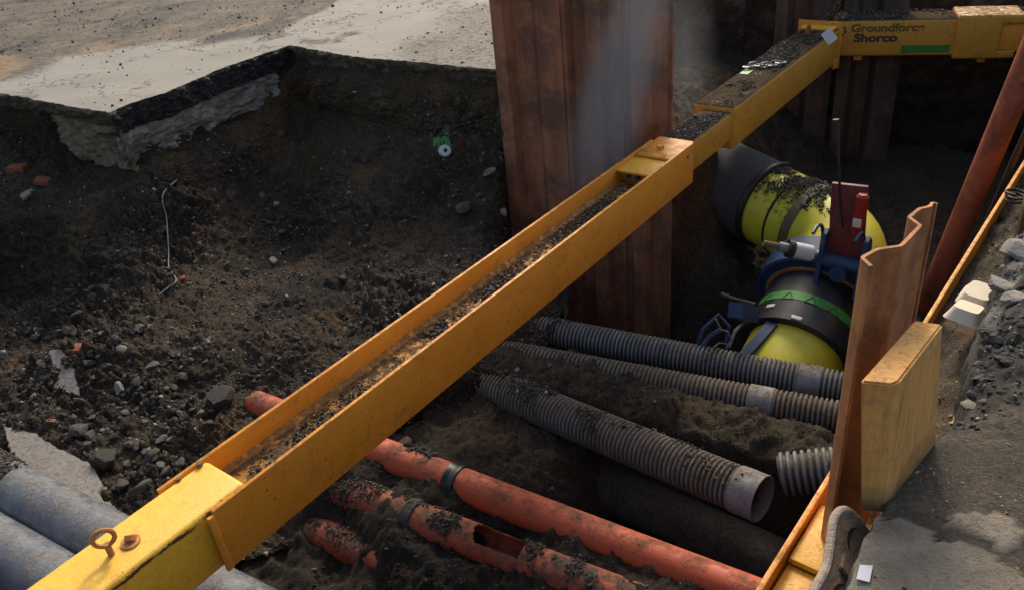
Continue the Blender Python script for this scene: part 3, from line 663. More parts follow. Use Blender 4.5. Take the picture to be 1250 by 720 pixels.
pebble_cloud('gravel', pos, np.clip(r.lognormal(-5.15, .55, len(pos)), .003, .028), tones(len(pos), r, .04) * .9, 'crumbs and small stones on the pit floor between the pipes', 'gravel', 4)
i0 = np.broadcast_to(FAR_D, FAR_G.shape[:2])
pos = sample_grid(FAR_G, 8200, lambda c: .05 + 1.3 * i0[:-1, :-1] * (.2 + smooth01(0, .45, noise(c, 2.4, 126))) + .35 * smooth01(.35, .6, noise(c, 1.3, 127)), r)
pebble_cloud('scattered_dirt', pos, np.clip(r.lognormal(-4.75, .5, len(pos)), .004, .035), r.beta(2, 3, len(pos)) * .85, 'crumbs of dark soil scattered over the pale paving', 'dirt', 5)
pos = sample_grid(GR, 9500, lambda c: (1 - conc[:-1, :-1]) * (.04 + smooth01(.05, .5, noise(c, 4.5, 128) + .3 * noise(c, 15, 129))) * smooth01(3.5, 2.2, c[..., 1]) + .02, r)
CH = []
for k in range(4):
    V, Fc = hull_proto(k, 7, 140 + k, (1, .45, .16)); CH.append((V, Fc))
pebble_cloud('sawdust', pos + np.array([0, 0, .001]), np.clip(r.lognormal(-5.0, .4, len(pos)), .003, .014), r.random(len(pos)), 'yellow wood shavings scattered on the dark ground', 'sawdust', 6, M_CHIP, CH, .6)
pos = sample_grid(GR, 4200, lambda c: (1 - .7 * conc[:-1, :-1]) * smooth01(3.4, 2.2, c[..., 1]), r)
pos2 = sample_grid(GR, 2200, lambda c: smooth01(.42, .05, edge_d[:-1, :-1]) * smooth01(1.55, 1.8, c[..., 1]) * (.3 + smooth01(0, .4, noise(c, 7, 131))), r)
pebble_cloud('rubble', pos2, np.clip(r.lognormal(-4.7, .45, len(pos2)), .004, .026), tones(len(pos2), r, .10) * .95, 'broken lumps of asphalt and stone along the near pit edge', 'rubble', 57)
pebble_cloud('grit', pos, np.clip(r.lognormal(-5.5, .5, len(pos)), .002, .014), tones(len(pos), r, .06), 'grey grit scattered on the ground at lower right', 'grit', 7)

# ------------------------------------------------------------------ individual stones
def rock_mesh(name, seed, mat, planes=9, squash=(1, .8, .65), sub=3, rough=.05):
    rr = np.random.default_rng(seed); b = bmesh.new(); bmesh.ops.create_icosphere(b, subdivisions=sub, radius=1.)
    V = np.array([v.co[:] for v in b.verts]); nrm = rr.normal(size=(planes, 3)); nrm /= np.linalg.norm(nrm, axis=1)[:, None]; dd = rr.uniform(.42, .8, planes)
    for nr_, k in zip(nrm, dd):
        e = V @ nr_ - k; V = V - np.where(e > 0, e, 0)[:, None] * nr_
    V = V * (1 + rough * fbm(V, 2.5, 3, seed)[:, None]) * np.array(squash)
    for v, c in zip(b.verts, V): v.co = c
    me = bpy.data.meshes.new(name); b.to_mesh(me); b.free(); me.materials.append(mat)
    me.polygons.foreach_set('use_smooth', np.ones(len(me.polygons), bool)); me.set_sharp_from_angle(angle=math.radians(28)); return me
ROCKS = [rock_mesh('stone', 200 + k, M_STONE, 10, (1, .82, .66), 2) for k in range(7)]
def stone(px, py, wpx, label=None, group=None, mesh=None, name='stone', cat='stone', squash=None, seed=None, sink=.25, mat=None):
    p, n = hit(px, py)
    if p is None: return None
    rad = wpx / 2 * (p - Vector((0, 0, EYE))).length / F_PX * .97
    if mesh is None:
        mesh = rock_mesh(name, seed, mat or M_STONE, 9, squash or (1, .8, .65)) if seed is not None else ROCKS[random.randrange(len(ROCKS))]
    o = link(name, mesh); o.location = p + n * rad * (1 - sink) * .5; o.scale = (rad,) * 3
    o.rotation_euler = (random.uniform(-.5, .5), random.uniform(-.5, .5), random.uniform(0, 6.3))
    tag(o, label, cat, group); return o
stone(272, 497, 44, 'large brown lump of stone beside the orange pipe stub', seed=11, squash=(1, .85, .85), sink=.1)
stone(146, 471, 24, 'pale rounded stone above the heap of dark rubble', seed=12, squash=(1, .7, .6), mat=M_CPALE)
stone(153, 426, 15, 'small white stone beside the brick fragment on the slope', seed=13, mat=M_CPALE, sink=.0)
stone(168, 606, 34, 'flat-sided grey brown stone beside the end of the concrete slab', seed=14, squash=(1.1, .6, .7), sink=.1)
stone(563, 254, 34, 'broad buff stone set in the bank near the sheet piles', seed=15, squash=(1, .8, .6), sink=.45)
stone(104, 527, 26, 'grey stone beside the top of the flat concrete slab', seed=16, sink=.1)
stone(134, 563, 34, 'dark squarish lump just above the flat concrete slab', seed=17, squash=(1, .9, .8), sink=.1)
stone(150, 590, 24, 'dark slab of stone leaning beside the flat sided stone', seed=18, squash=(1, .8, .5), sink=.1)
stone(334, 320, 13, 'whitish stone in the gravel streak below the slope top', seed=19, mat=M_CPALE, sink=.1)
stone(337, 252, 12, 'pale stone at the top of the gravel streak', seed=20, mat=M_CPALE, sink=.1)
stone(34, 552, 16, 'bluish dark stone at the left end of the flat concrete slab', seed=22, sink=.1)
stone(186, 560, 26, 'dark stone between the rubble heap and the yellow brace', seed=23, sink=.1)
stone(800, 547 - 140, 14, 'small whitish stone in the soil beside the upper corrugated duct', seed=24, mat=M_CPALE, sink=.0) if False else None
def brick_bit(px, py, wpx, label):
    p, n = hit(px, py); k = wpx * (p - Vector((0, 0, EYE))).length / F_PX
    b = MB().box(-.5 * k, .5 * k, -.3 * k, .3 * k, -.28 * k, .28 * k, .05 * k); o = b.build('brick_fragment', M_BRICK); o.location = p - n * .06 * k
    o.rotation_euler = (random.uniform(-.3, .3), random.uniform(-.3, .3), random.uniform(-.3, .3)); return tag(o, label, 'brick')
def near_lump(px, py, w, label, mat, seed, sq=(1, .8, .38)):
    p, n = hit(px, py, (BVH_NEAR,))
    if p is None: print('no hit', px, py); return
    o = link('rubble_lump', rock_mesh('rubble_lump', seed, mat, 18, sq, 4, .09)); rad = w / 2 * (p - Vector((0, 0, EYE))).length / F_PX
    o.scale = (rad,) * 3; o.location = p + Vector((0, 0, rad * .12)); o.rotation_euler = (0, 0, seed); tag(o, label, 'rubble')
near_lump(1241, 306, 56, 'upper pale broken concrete lump at the right edge', M_CPALE, 61)
near_lump(1222, 352, 44, 'pale broken concrete lump to the right of the takeaway box', M_CPALE, 62)
near_lump(1243, 366, 40, 'lower pale concrete lump at the right edge beside dark asphalt', M_CPALE, 63)
near_lump(1212, 412, 40, 'dark broken asphalt lump on the pit edge below the takeaway box', M_ASPH, 64)
near_lump(1226, 440, 34, 'dark broken asphalt lump lying back from the pit edge', M_ASPH, 65)
near_lump(1200, 462, 36, 'dark asphalt lump on the pit edge beside the soil filled channel', M_ASPH, 66)
near_lump(1172, 520, 26, 'grey asphalt lump on the pit edge right of the timber block', M_ASPH, 67)
near_lump(1185, 495, 24, 'small grey lump on the pit edge above the timber corner', M_BASE, 68)
brick_bit(97, 427, 22, 'orange red brick fragment lying on the dark slope above the pale slab')
brick_bit(22, 207, 20, 'red brick fragment stuck in the bank at far left')
brick_bit(54, 222, 17, 'red brick fragment below the crumbling concrete at left')
brick_bit(239, 286, 8, 'tiny red brick chip in the bank right of the dangling wire')
brick_bit(222, 341, 9, 'tiny red brick chip at the foot of the dangling wire')
stone(690, 418, 10, 'small pale stone at the left end of the upper corrugated duct', seed=31, mat=M_CPALE, sink=0)
stone(632, 451, 9, 'small pale stone at the left end of the long corrugated duct', seed=32, mat=M_CPALE, sink=0)
stone(488, 549, 30, 'dark earth clod lying on top of the front orange drain pipe', seed=33, mat=M_SOIL2, squash=(1, .9, .55), sink=.2, name='earth_clod', cat='clod')
stone(432, 470, 18, 'dark earth clod beside the far flange of the brace', seed=34, mat=M_SOIL2, sink=.2, name='earth_clod', cat='clod')
stone(520, 410, 20, 'brown earth clod on the bank just behind the brace', seed=35, mat=M_SOIL2, sink=.3, name='earth_clod', cat='clod')
stone(598, 210, 22, 'pale crumbling lump of concrete beside the sheet pile edge', seed=36, mat=M_BASE, squash=(1, .6, .5), sink=.4)
stone(612, 262, 18, 'pale lump of mortar at the foot of the sheet pile edge', seed=37, mat=M_CPALE, squash=(.6, .6, 1), sink=.4)
brick_bit(63, 514, 8, 'tiny red chip left of the flat concrete slab')
for k in range(170):
    for _t in range(9):
        x = random.uniform(0, 420); y = random.uniform(330, 600)
        dens = 1.0 if (x < 260 and y > 400) else .22
        if y > 690 - .72 * x - 20 + 60 and x > 120: continue
        if y > 525 + .52 * x: continue
        if random.random() < dens: break
    else: continue
    stone(x, y, random.choice([7, 8, 8, 9, 10, 11, 12, 14, 17, 20]) * (1 if dens > .5 else .7), 'loose dark grey stone lying in the rubble on the left slope', 'loose stones on the left slope', sink=.45)
for k in range(45):
    stone(random.uniform(280, 600), random.uniform(150, 330), random.choice([6, 7, 8, 9, 11]), 'small stone embedded in the upper bank', 'stones embedded in the upper bank', sink=.5)

def slab_poly(name, px, z, thick, mat, label, cat='concrete', jit=.004, seed=5):
    pts = np.array([P(x, y, z) for x, y in px]); c = pts.mean(0)
    pl = resample(np.r_[pts, pts[:1]][:, :2] - c[:2], .02)[:-1]; pl += jit * rng.normal(size=pl.shape)
    b = MB(); b.prism(pl.tolist(), -thick, 0, None, .004); o = b.build(name, mat); o.location = c; return tag(o, label, cat)
o = slab_poly('concrete_slab', [(8, 524), (43, 531), (72, 549), (110, 566), (124, 588), (118, 600), (140, 616), (138, 632), (80, 600), (37, 580), (14, 552)], -1.06, .05, M_CPALE, 'flat grey concrete slab lying along the back of the grey pipe')
o.rotation_euler = (.10, -.02, 0)
o = slab_poly('concrete_chunk', [(64, 470), (72, 463), (70, 449), (84, 446), (94, 458), (96, 482), (80, 480), (66, 478)], -1.02, .035, M_CPALE, 'pale buff concrete chunk with ragged outline lying on the slope')
o.rotation_euler = (.45, .1, 0); o.location.z += .06
o = slab_poly('tile_fragment', [(26, 238), (44, 226), (46, 231), (29, 244)], -.50, .02, M_CPALE, 'pale tile sliver sticking out of the bank below the crumbling concrete')
p_, n_ = hit(36, 236); o.location = p_ + n_ * .02

# ------------------------------------------------------------------ yellow hydraulic brace across the pit
AZ = math.atan2(BU[1], BU[0])
tilt = math.atan(.05 / 5.9)
br = thing('trench_brace', 'long yellow steel brace running diagonally across the whole pit', 'brace', (A0[0], A0[1], -.30), (0, -tilt, AZ))
MB().box(-3.2, .012, .020, .236, -.245, -.002, .018, seg=3).build('box_section', M_YELE, br)
MB().box(-.13, 3.27, 0, .016, -.25, 0, .003).build('flange', M_YEL, br)
MB().box(-.17, 3.22, .240, .256, -.25, 0, .003).build('flange', M_YEL, br)
b = MB().box(.005, 2.80, .0165, .2395, -.118, -.102)
for yv, s_ in ((.0165, 1), (.2395, -1)): b.prism([(yv, -.102), (yv + s_ * .02, -.102), (yv, -.085)], .01, 2.79, Matrix(((0, 0, 1, 0), (1, 0, 0, 0), (0, 1, 0, 0), (0, 0, 0, 1))))
b.build('web', M_YELW, br)
MB().box(-.155, -.130, -.006, .010, -.25, -.012, .004).build('end_stiffener', M_YEL, br)
b = MB(); b.tube([(-.02, .225, -.004), (-.02, .225, .014)], .011, 8); b.build('bolt', M_SHOE, br)
b = MB(); b.tube([(-.10, .229, -.004), (-.10, .229, .007)], .008, 8); b.build('bolt', M_SHOE, br)
# retaining pin with a ring head
b = MB(); b.tube([(-.405, .125, -.02), (-.405, .125, .045)], .010, 10)
b.tube([(-.405 + .030 * .91 * math.cos(k * PI / 8), .125 - .030 * .41 * math.cos(k * PI / 8), .068 + .030 * math.sin(k * PI / 8)) for k in range(16)], .0075, 8, closed=True); b.build('ring_pin', M_RUSTO, br)
b = MB(); b.tube([(-.345, .118, -.013), (-.345, .118, .004)], .030, 14); b.tube([(-.345, .118, .0045), (-.335, .125, .016)], .018, 7); b.build('pin_boss', M_RUSTO, br)
MB().box(-.44, -.40, .06, .082, -.012, -.008, .001).build('paint_chip', M_YELD, br)
MB().box(-.01, .10, .06, .13, -.30, -.2505, .008).build('stop_lug', M_YEL, br)
MB().box(3.02, 3.10, .06, .13, -.31, -.2505, .006).build('stop_lug', M_YEL, br)
MB().box(2.78, 3.0, .0165, .2395, -.034, -.020, .003).build('cover_plate', M_YELB, br)
MB().box(3.0, 3.30, .0165, .2395, -.020, -.004, .003).build('cover_plate', M_YEL, br)
MB().box(2.84, 2.856, .0165, .2395, -.102, -.0345, .002).build('end_plate', M_YELD, br)
for yv in (.07, .13, .19):
    b = MB(); b.tube([(2.84, yv, -.07), (2.815, yv, -.07)], .014, 6); b.build('hex_bolt', M_BOLTB, br)
b = MB(); b.tube([(3.12, .14, -.004), (3.12, .14, .016)], .022, 6); b.build('hex_bolt', M_YEL, br)
b = MB(); b.tube([(3.19, .005, -.06), (3.19, -.006, -.06)], .010, 8); b.build('bolt_head', M_SHOE, br)
MB().box(2.86, 4.3, .03, .236, -.215, -.0205, .016, seg=3).build('inner_box_section', M_YELT, br)
MB().box(3.88, 5.93, .010, .295, -.275, .015, .024, seg=3).build('outer_box_section', M_YELT, br)
MB().box(5.9305, 5.955, -.01, .345, -.31, .06, .004).build('end_plate', M_YEL, br)
MB().box(5.86, 5.93, -.004, .0145, -.30, -.22, .004).build('corner_lug', M_YEL, br)
MB().box(5.80, 5.92,   .02, .285, .0155, .036, .006).build('end_cleat', M_YELB, br)
b = MB(); b.tube([(5.66 + .03 * math.cos(k * PI / 8), .17, .045 + .045 * math.sin(k * PI / 8)) for k in range(16)], .011, 8, closed=True); b.build('lifting_eye', M_RPROP, br)
b = MB(); b.box(4.55, 4.98, .205, .265, .016, .0185); b.build('green_tape_strip', M_GREEN, br)
b = MB()
for s_ in range(3): b.box(.42 + s_ * .9, .425 + s_ * .9, -.0006, .0, -.2, -.13)
b.bm.free()
def local_cloud(thing_, name, u0, u1, n0, n1, z, cnt, sz, seed, label, dens=None, pale=.04, dark=.8, hgt=.01):
    r = np.random.default_rng(seed); k = cnt * 3
    p = np.c_[r.uniform(u0, u1, k), r.uniform(n0, n1, k), np.full(k, z)]
    if dens is not None: p = p[r.random(k) < dens(p)]
    p = p[:cnt]; p[:, 2] += r.random(len(p)) ** 2 * hgt
    Mx = np.array(TM[thing_]); pw = p @ Mx[:3, :3].T + Mx[:3, 3]
    return pebble_cloud(name, pw, np.clip(r.lognormal(math.log(sz), .5, len(p)), sz * .4, sz * 3.2), tones(len(p), r, pale) * dark, label, 'dirt', seed)
local_cloud(br, 'soil_crumbs', .1, 2.78, .045, .20, -.101, 6500, .0043, 301, 'dark soil crumbs lying in the channel of the yellow brace', lambda p: .25 * smooth01(-.4, .2, noise(p, 6, 158)) + smooth01(-.1, .4, noise(p, 3.2, 150) + .35 * noise(p, 11, 151)), .06, 1.05, .012)
local_cloud(br, 'soil_crumbs', 1.05, 1.95, .07, .19, -.10, 300, .011, 305, 'larger clods in the channel of the yellow brace', lambda p: smooth01(.0, .35, noise(p, 4, 152)), .0, .9, .012)
local_cloud(br, 'soil_crumbs', 3.28, 5.75, .04, .275, .017, 7500, .0050, 302, 'thick dark soil lying on top of the far box section', lambda p: (p[:, 0] > 3.92) * smooth01(-.2, .25, noise(p, 3, 153) + .3 * noise(p, 10, 154)), .05, .95, .016)
local_cloud(br, 'soil_crumbs', 3.3, 3.92, .05, .22, -.019, 2600, .0046, 303, 'dark soil lying on top of the inner box section', lambda p: smooth01(-.3, .2, noise(p, 4, 155)), .08, 1.0, .012)
ch = thing('loose_chain', 'short rusty chain lying in the soil on top of the brace', 'chain', tuple(TM[br] @ Vector((4.75, .15, .033))), (0, 0, AZ - .9))
def link_mesh(L=.022, W=.011, r_=.0045):
    pts = []
    for k in range(6): a = -PI / 2 + PI * k / 5; pts.append((L / 2 + W * math.cos(a), W * math.sin(a), 0))
    for k in range(6): a = PI / 2 + PI * k / 5; pts.append((-L / 2 + W * math.cos(a), W * math.sin(a), 0))
    return MB().tube(pts, r_, 6, closed=True)
lm = link_mesh(.034, .017, .007).build('chain_link', M_SILV, ch)
for k in range(1, 7):
    c = lm.copy(); COL.objects.link(c); c.location = (k * .04 - .13, .02 * math.sin(k * 1.3), .004 * (k % 2)); c.rotation_euler = (k % 2 * 1.1, 0, .4 * math.sin(k))
lm.location = (-.13, 0, 0)
# paper tag hung on the corner
tg = MB().prism([(-.05, -.035), (.05, -.05), (.062, .03), (-.04, .045)], -.001, .001).build('paper_tag', M_WHITE)
q_ = D(1012, 44, 6.30); tg.location = q_; tg.rotation_euler = (1.15, .75, -.5); tag(tg, 'small white tag hanging at the corner of brace and waling', 'tag')

# ------------------------------------------------------------------ yellow waling beam at the back
W0 = P(1019, 26, -.2); W1 = P(1250, 21, -.2); wd = (W1 - W0)[:2]; wd /= np.linalg.norm(wd); WAZ = math.atan2(wd[1], wd[0])
wl = thing('waling_beam', 'dirty yellow waling beam with stencilled letters at the back of the pit', 'beam', tuple(W0), (0, 0, WAZ))
MB().box(0, 1.02, 0, .30, -.29, 0, .022, seg=3).build('box_section', M_YELT, wl)
MB().box(.90, 1.22, -.018, .32, -.315, .022, .02, seg=3).build('sleeve', M_YELD, wl)
MB().box(1.20, 1.37, -.016, .318, -.055, .020, .02, seg=3).build('sleeve_lip', M_YELD, wl)
MB().box(1.20, 1.34, -.016, .318, -.313, -.245, .02, seg=3).build('sleeve_lip', M_YELD, wl)
MB().box(1.1, 3.4, .006, .29, -.27, -.02, .02, seg=3).build('inner_box_section', M_YEL, wl)
MB().box(.18, .245, .05, .12, -.335, -.2905, .006).build('stop_lug', M_YEL, wl)
MB().box(1.10, 1.155, .05, .12, -.36, -.3155, .006).build('stop_lug', M_YEL, wl)
b = MB(); b.box(.012, .020, -.004, .30, -.29, .0, 0); b.build('end_weld', M_DK, wl)
MB().box(.525, .875, -.004, -.0005, -.262, -.205, 0).build('number_plate', M_GREEN2, wl)
def text(body, size, x, z, y, mat, parent, name, bold=.0, sx=1.):
    cu = bpy.data.curves.new('t', 'FONT'); cu.body = body; cu.size = size; cu.extrude = .0008; cu.offset = bold
    o = bpy.data.objects.new('t', cu); COL.objects.link(o); dg = bpy.context.evaluated_depsgraph_get()
    me = bpy.data.meshes.new_from_object(o.evaluated_get(dg)); bpy.data.objects.remove(o); bpy.data.curves.remove(cu)
    me.materials.clear(); me.materials.append(mat); t_ = link(name, me, parent); t_.location = (x, y, z); t_.rotation_euler = (PI / 2, 0, 0); t_.scale = (sx, 1, 1); return t_
text('Groundforce', .085, .13, -.090, -.0016, M_INKG, wl, 'lettering', .003, 1.2)
text('Shorco', .090, .16, -.170, -.0016, M_INK, wl, 'lettering', .004, 1.25)
text('MAB10365', .056, .545, -.254, -.0058, M_GREEN, wl, 'lettering', .0015, 1.12)
b = MB()
for k in range(9): a = k * .75; b.box(.05 + .03 * math.cos(a), .07 + .03 * math.cos(a), -.0016, -.0008, -.09 + .035 * math.sin(a), -.075 + .035 * math.sin(a))
b.build('stencil_emblem', M_INKG, wl)
local_cloud(wl, 'soil_crumbs', .05, 1.6, .02, .28, .003, 3600, .006, 306, 'dirt and dust lying on top of the back waling beam', lambda p: smooth01(-.3, .25, noise(p, 3.3, 157)), .08, 1.1, .014)
# anchor chain up to the sheet piles
hc = thing('anchor_chain', 'rusty chain looped from the brace corner up to the back sheet piles', 'chain', tuple(D(1006, 24, 6.75)))
lk = link_mesh(.034, .017, .0065).build('chain_link', M_CHAIN, hc)
def chain(pts, first=None):
    pl = resample(np.array(pts), .045)
    for k in range(len(pl) - 1):
        c = lk if (first and k == 0) else lk.copy()
        if c is not lk: COL.objects.link(c)
        dv = Vector(pl[k + 1] - pl[k]); c.location = Vector((pl[k] + pl[k + 1]) / 2) - Vector(hc.location)
        qd = dv.to_track_quat('X', 'Z').to_matrix().to_4x4() @ Matrix.Rotation(PI / 2 * (k % 2) + .4, 4, 'X'); c.rotation_euler = qd.to_euler()
chain([D(1004, 25, 6.72), D(1013, 18, 6.80), D(1022, 10, 6.86), D(1028, -6, 6.92), D(1031, -40, 6.98)], True)
chain([D(1019, 14, 6.86), D(1023, 2, 6.9), D(1020, -40, 6.98)])

# ------------------------------------------------------------------ yellow waling beam on the near side
LW0 = np.array([.91, 1.83]); LWd = np.array([2.73 - .55, 3.9 - 1.42]); LWd /= np.linalg.norm(LWd); LAZ = math.atan2(LWd[1], LWd[0])
rw = thing('waling_beam', 'yellow waling beam with bright cover plates along the near pit edge', 'beam', (LW0[0], LW0[1], -.30), (0, 0, LAZ))
MB().box(-2.6, 3.4, -.016, 0, -.25, 0, .003).build('flange', M_YEL, rw)
MB().box(-2.6, 3.4, -.250, -.234, -.25, -.01, .003).build('flange', M_YELD, rw)
MB().box(-2.6, 3.4, -.2335, -.0165, -.135, -.115).build('web', M_YELD, rw)
MB().box(-.37, -.13, -.195, -.022, -.05, -.028, .004).build('cover_plate', M_YELB, rw)
MB().box(-.60, -.3705, -.195, -.022, -.075, -.05, .004).build('cover_plate', M_YELB, rw)
MB().box(-.80, -.6005, -.195, -.022, -.065, -.035, .004).build('cover_plate', M_YELB, rw)
MB().box(-1.2, -.13, -.20, -.018, -.11, -.0755, .004).build('sleeve', M_YEL, rw)
# soil filling the channel up to the broken ground edge
nu, nv_ = 190, 60
uu2 = np.linspace(.16, 3.6, nu); ww = np.linspace(.018, .50, nv_)
gg = np.zeros((nu, nv_, 3)); gg[..., :2] = LW0 + uu2[:, None, None] * LWd + ww[None, :, None] * np.array([LWd[1], -LWd[0]])
gg[..., 2] = -.375 + .07 * smooth01(.02, .25, ww)[None] + .22 * smooth01(.22, .46, ww)[None]
gg[..., 2] += .028 * fbm(gg, 7, 3, 160) + .014 * np.abs(noise(gg, 24, 163)) + .008 * np.abs(noise(gg, 50, 164))
zz = np.zeros(gg.shape[:2])
structure(link('edge_soil', np_mesh('edge_soil', gg.reshape(-1, 3), grid_faces(nu, nv_)[:, ::-1], M_SOIL, {'ochre': .85 * smooth01(.05, .45, noise(gg, 5, 165)), 'pale': zz + .1, 'black': zz})))
pos = sample_grid(gg, 2600, lambda c: np.ones(c.shape[:2]), r)
pebble_cloud('grit', pos, np.clip(r.lognormal(-5.3, .5, len(pos)), .0025, .016), tones(len(pos), r, .15), 'sandy grit in the channel of the near waling beam', 'grit', 8)
pos = sample_grid(gg, 900, lambda c: smooth01(.0, .4, noise(c, 5, 165)), r)
pebble_cloud('sawdust', pos, np.clip(r.lognormal(-5.2, .4, len(pos)), .002, .010), r.random(len(pos)), 'orange sand and shavings in the near waling channel', 'sawdust', 9, M_CHIP, CH, .6)

# ------------------------------------------------------------------ sheet piles
def offset_profile(pl, t):
    pl = np.asarray(pl, float); g = np.gradient(pl, axis=0); n = np.stack([-g[:, 1], g[:, 0]], 1); n /= np.linalg.norm(n, axis=1)[:, None]
    return np.r_[pl, (pl + n * t)[::-1]].tolist()
def sheet(label, prof, t, z0, z1, mat, origin, lean=None, group=None):
    o = thing('sheet_pile', label, 'sheet pile', origin, group=group)
    MB().prism(offset_profile(prof, t), z0, z1).build('sheet', mat, o, smooth=25); return o
def trench_profile(L, dpt=.055):
    return [(0, .012), (.03, 0), (L * .16, 0), (L * .24, dpt), (L * .46, dpt), (L * .54, dpt * .35), (L * .66, dpt * .35), (L * .74, dpt), (L * .86, dpt), (L * .94, 0), (L, 0)]
SL = np.array([.045, 5.50]); SR = np.array([1.155, 5.0]); sdv = SR - SL; Ls = np.linalg.norm(sdv); sdv /= Ls; sn = np.array([-sdv[1], sdv[0]])
def along(o2, d2, n2, prof): return [tuple(o2 + d2 * a_ + n2 * b_) for a_, b_ in prof]
SH = [(0, .475, 0.0, [(0, .02), (.016, -.03), (.10, -.03), (.135, .05), (.27, .05), (.31, .0), (.475, .0)], 'rust brown sheet pile at the left of the front row beside the bare bank'),
      (.445, .42, .0, [(0, .018), (.055, .02), (.085, .08), (.17, .08), (.205, -.03), (.30, -.03), (.335, .03), (.42, .03)], 'dark brown sheet pile in the middle of the front row'),
      (.85, .33, .0, [(0, .048), (.05, .048), (.085, -.035), (.175, -.035), (.21, .05), (.30, .05), (.33, .03)], 'rust brown sheet pile at the right of the front row behind the brace')]
for u0, L, back, prof, lab in SH:
    o2 = SL + sdv * u0 + sn * back
    sheet(lab, along(np.zeros(2), sdv, sn, prof), .012, -2.7, .95, M_RUST, (o2[0], o2[1], 0))
BL = D(941, 100, 7.12)[:2]; BR = D(1096, 100, 6.72)[:2]; bd = BR - BL; Lb = np.linalg.norm(bd); bd /= Lb; bn = np.array([-bd[1], bd[0]])
for k, lab in ((0, 'dark brown sheet pile behind the corner where brace and waling meet'), (1, 'dark brown sheet pile behind the left half of the back waling')):
    L = Lb / 2 - .02; o2 = BL + bd * (k * (L + .045)) + bn * .04 * k
    sheet(lab, along(np.zeros(2), bd, bn, [(0, .0), (.10, .0), (.15, .11), (L * .52, .11), (L * .62, .0), (L * .88, .0), (L, .04)]), .012, -2.4, .75, M_RUSTD, (o2[0], o2[1], 0))
NP = [P(x, y, .56)[:2] for x, y in [(1061, 325), (1049, 314), (1069, 303), (1098, 299), (1121, 275), (1107, 265), (1120, 254), (1134, 251), (1136, 246), (1145, 248)]]
NP = np.array(NP); np0 = NP.mean(0)
nsp = thing('sheet_pile', 'short orange rusted sheet pile with wavy top standing beside the timber block', 'sheet pile', (np0[0], np0[1], 0))
b = MB(); fine = resample(NP - np0, .012)
b.prism(offset_profile(fine, -.009), -.95, .56); b.build('sheet', M_RUSTO, nsp, smooth=50)

# ------------------------------------------------------------------ timber, casting, box, card
tim = thing('timber_block', 'thick honey coloured timber block wedged upright beside the near sheet pile', 'timber', (.80, 1.40, -.03))
tb = [P(1052, 612, 0)[:2], P(1080, 615, 0)[:2], P(1091, 607, 0)[:2], P(1144, 540, 0)[:2], P(1112, 540, 0)[:2]]
tt = [P(1050, 465, .39)[:2], P(1088, 469, .39)[:2], P(1098, 465, .39)[:2], P(1151, 395, .39)[:2], P(1116, 390, .39)[:2]]
b = MB(); lo_ = [b.bm.verts.new((p[0], p[1], -.03)) for p in tb]; hi_ = [b.bm.verts.new((p[0], p[1], .39)) for p in tt]
b.bm.faces.new(lo_[::-1]); b.bm.faces.new(hi_)
for k in range(5): b.bm.faces.new((lo_[k], lo_[(k + 1) % 5], hi_[(k + 1) % 5], hi_[k]))
bmesh.ops.bevel(b.bm, geom=b.bm.edges[:], offset=.005, segments=2, affect='EDGES'); b.build('block', M_WOOD, tim, world=True)

# pale rusted casting with lobed edge and oval slots, standing on edge in the gap
c0, c1 = np.array([.625, 1.185]), np.array([.785, 1.425]); cd = c1 - c0; Lc = np.linalg.norm(cd); cd /= Lc
cs = thing('clutch_plate', 'pale rusty steel plate with curved slots at the foot of the near sheet pile', 'steel plate', (c0[0], c0[1], -.045), (math.radians(-40), 0, math.atan2(cd[1], cd[0])))
cs.scale = (.86, .86, .86)
out = resample(np.array([(-.16, -.16), (-.16, .03), (-.05, .05), (.06, .036), (.15, .05), (.22, .062), (.27, .05), (.30, .02), (.315, -.04), (.31, -.16), (-.16, -.16)]), .02)[:-1]
Mx = Matrix(((1, 0, 0, 0), (0, 0, -1, 0), (0, 1, 0, 0), (0, 0, 0, 1)))
MB().prism(out.tolist(), -.009, .009, Mx, .003).build('plate', M_SHOE, cs)
rm = catmull(np.array([[(-.17, 0, .028)], [(-.05, 0, .050)], [(.06, 0, .036)], [(.15, 0, .050)], [(.22, 0, .062)], [(.27, 0, .050)], [(.302, 0, .018)], [(.314, 0, -.04)]]), 40, 0)[:, 0]
MB().tube(rm, .0125, 10).build('rim', M_RIM, cs)
MB().prism([(.085, -.055), (.09, .008), (.145, .012), (.155, -.055)], .0095, .020, Mx, .004).build('raised_pad', M_SHOE, cs)
def crescent(cx_, cz_, r_, a0, a1, w_):
    o_ = [(cx_ + r_ * math.cos(t_), cz_ + r_ * math.sin(t_)) for t_ in np.linspace(a0, a1, 9)]
    return o_ + [(cx_ + (r_ - w_ * math.sin(PI * k / 8)) * math.cos(t_), cz_ + (r_ - w_ * math.sin(PI * k / 8)) * math.sin(t_)) for k, t_ in list(enumerate(np.linspace(a0, a1, 9)))[::-1][1:-1]]
MB().prism(crescent(.222, -.045, .055, .5, 2.6, .012), .0094, .0104, Mx).build('slot', M_DK, cs)
MB().prism(crescent(.02, -.055, .055, .5, 2.6, .012), .0094, .0104, Mx).build('slot', M_DK, cs)

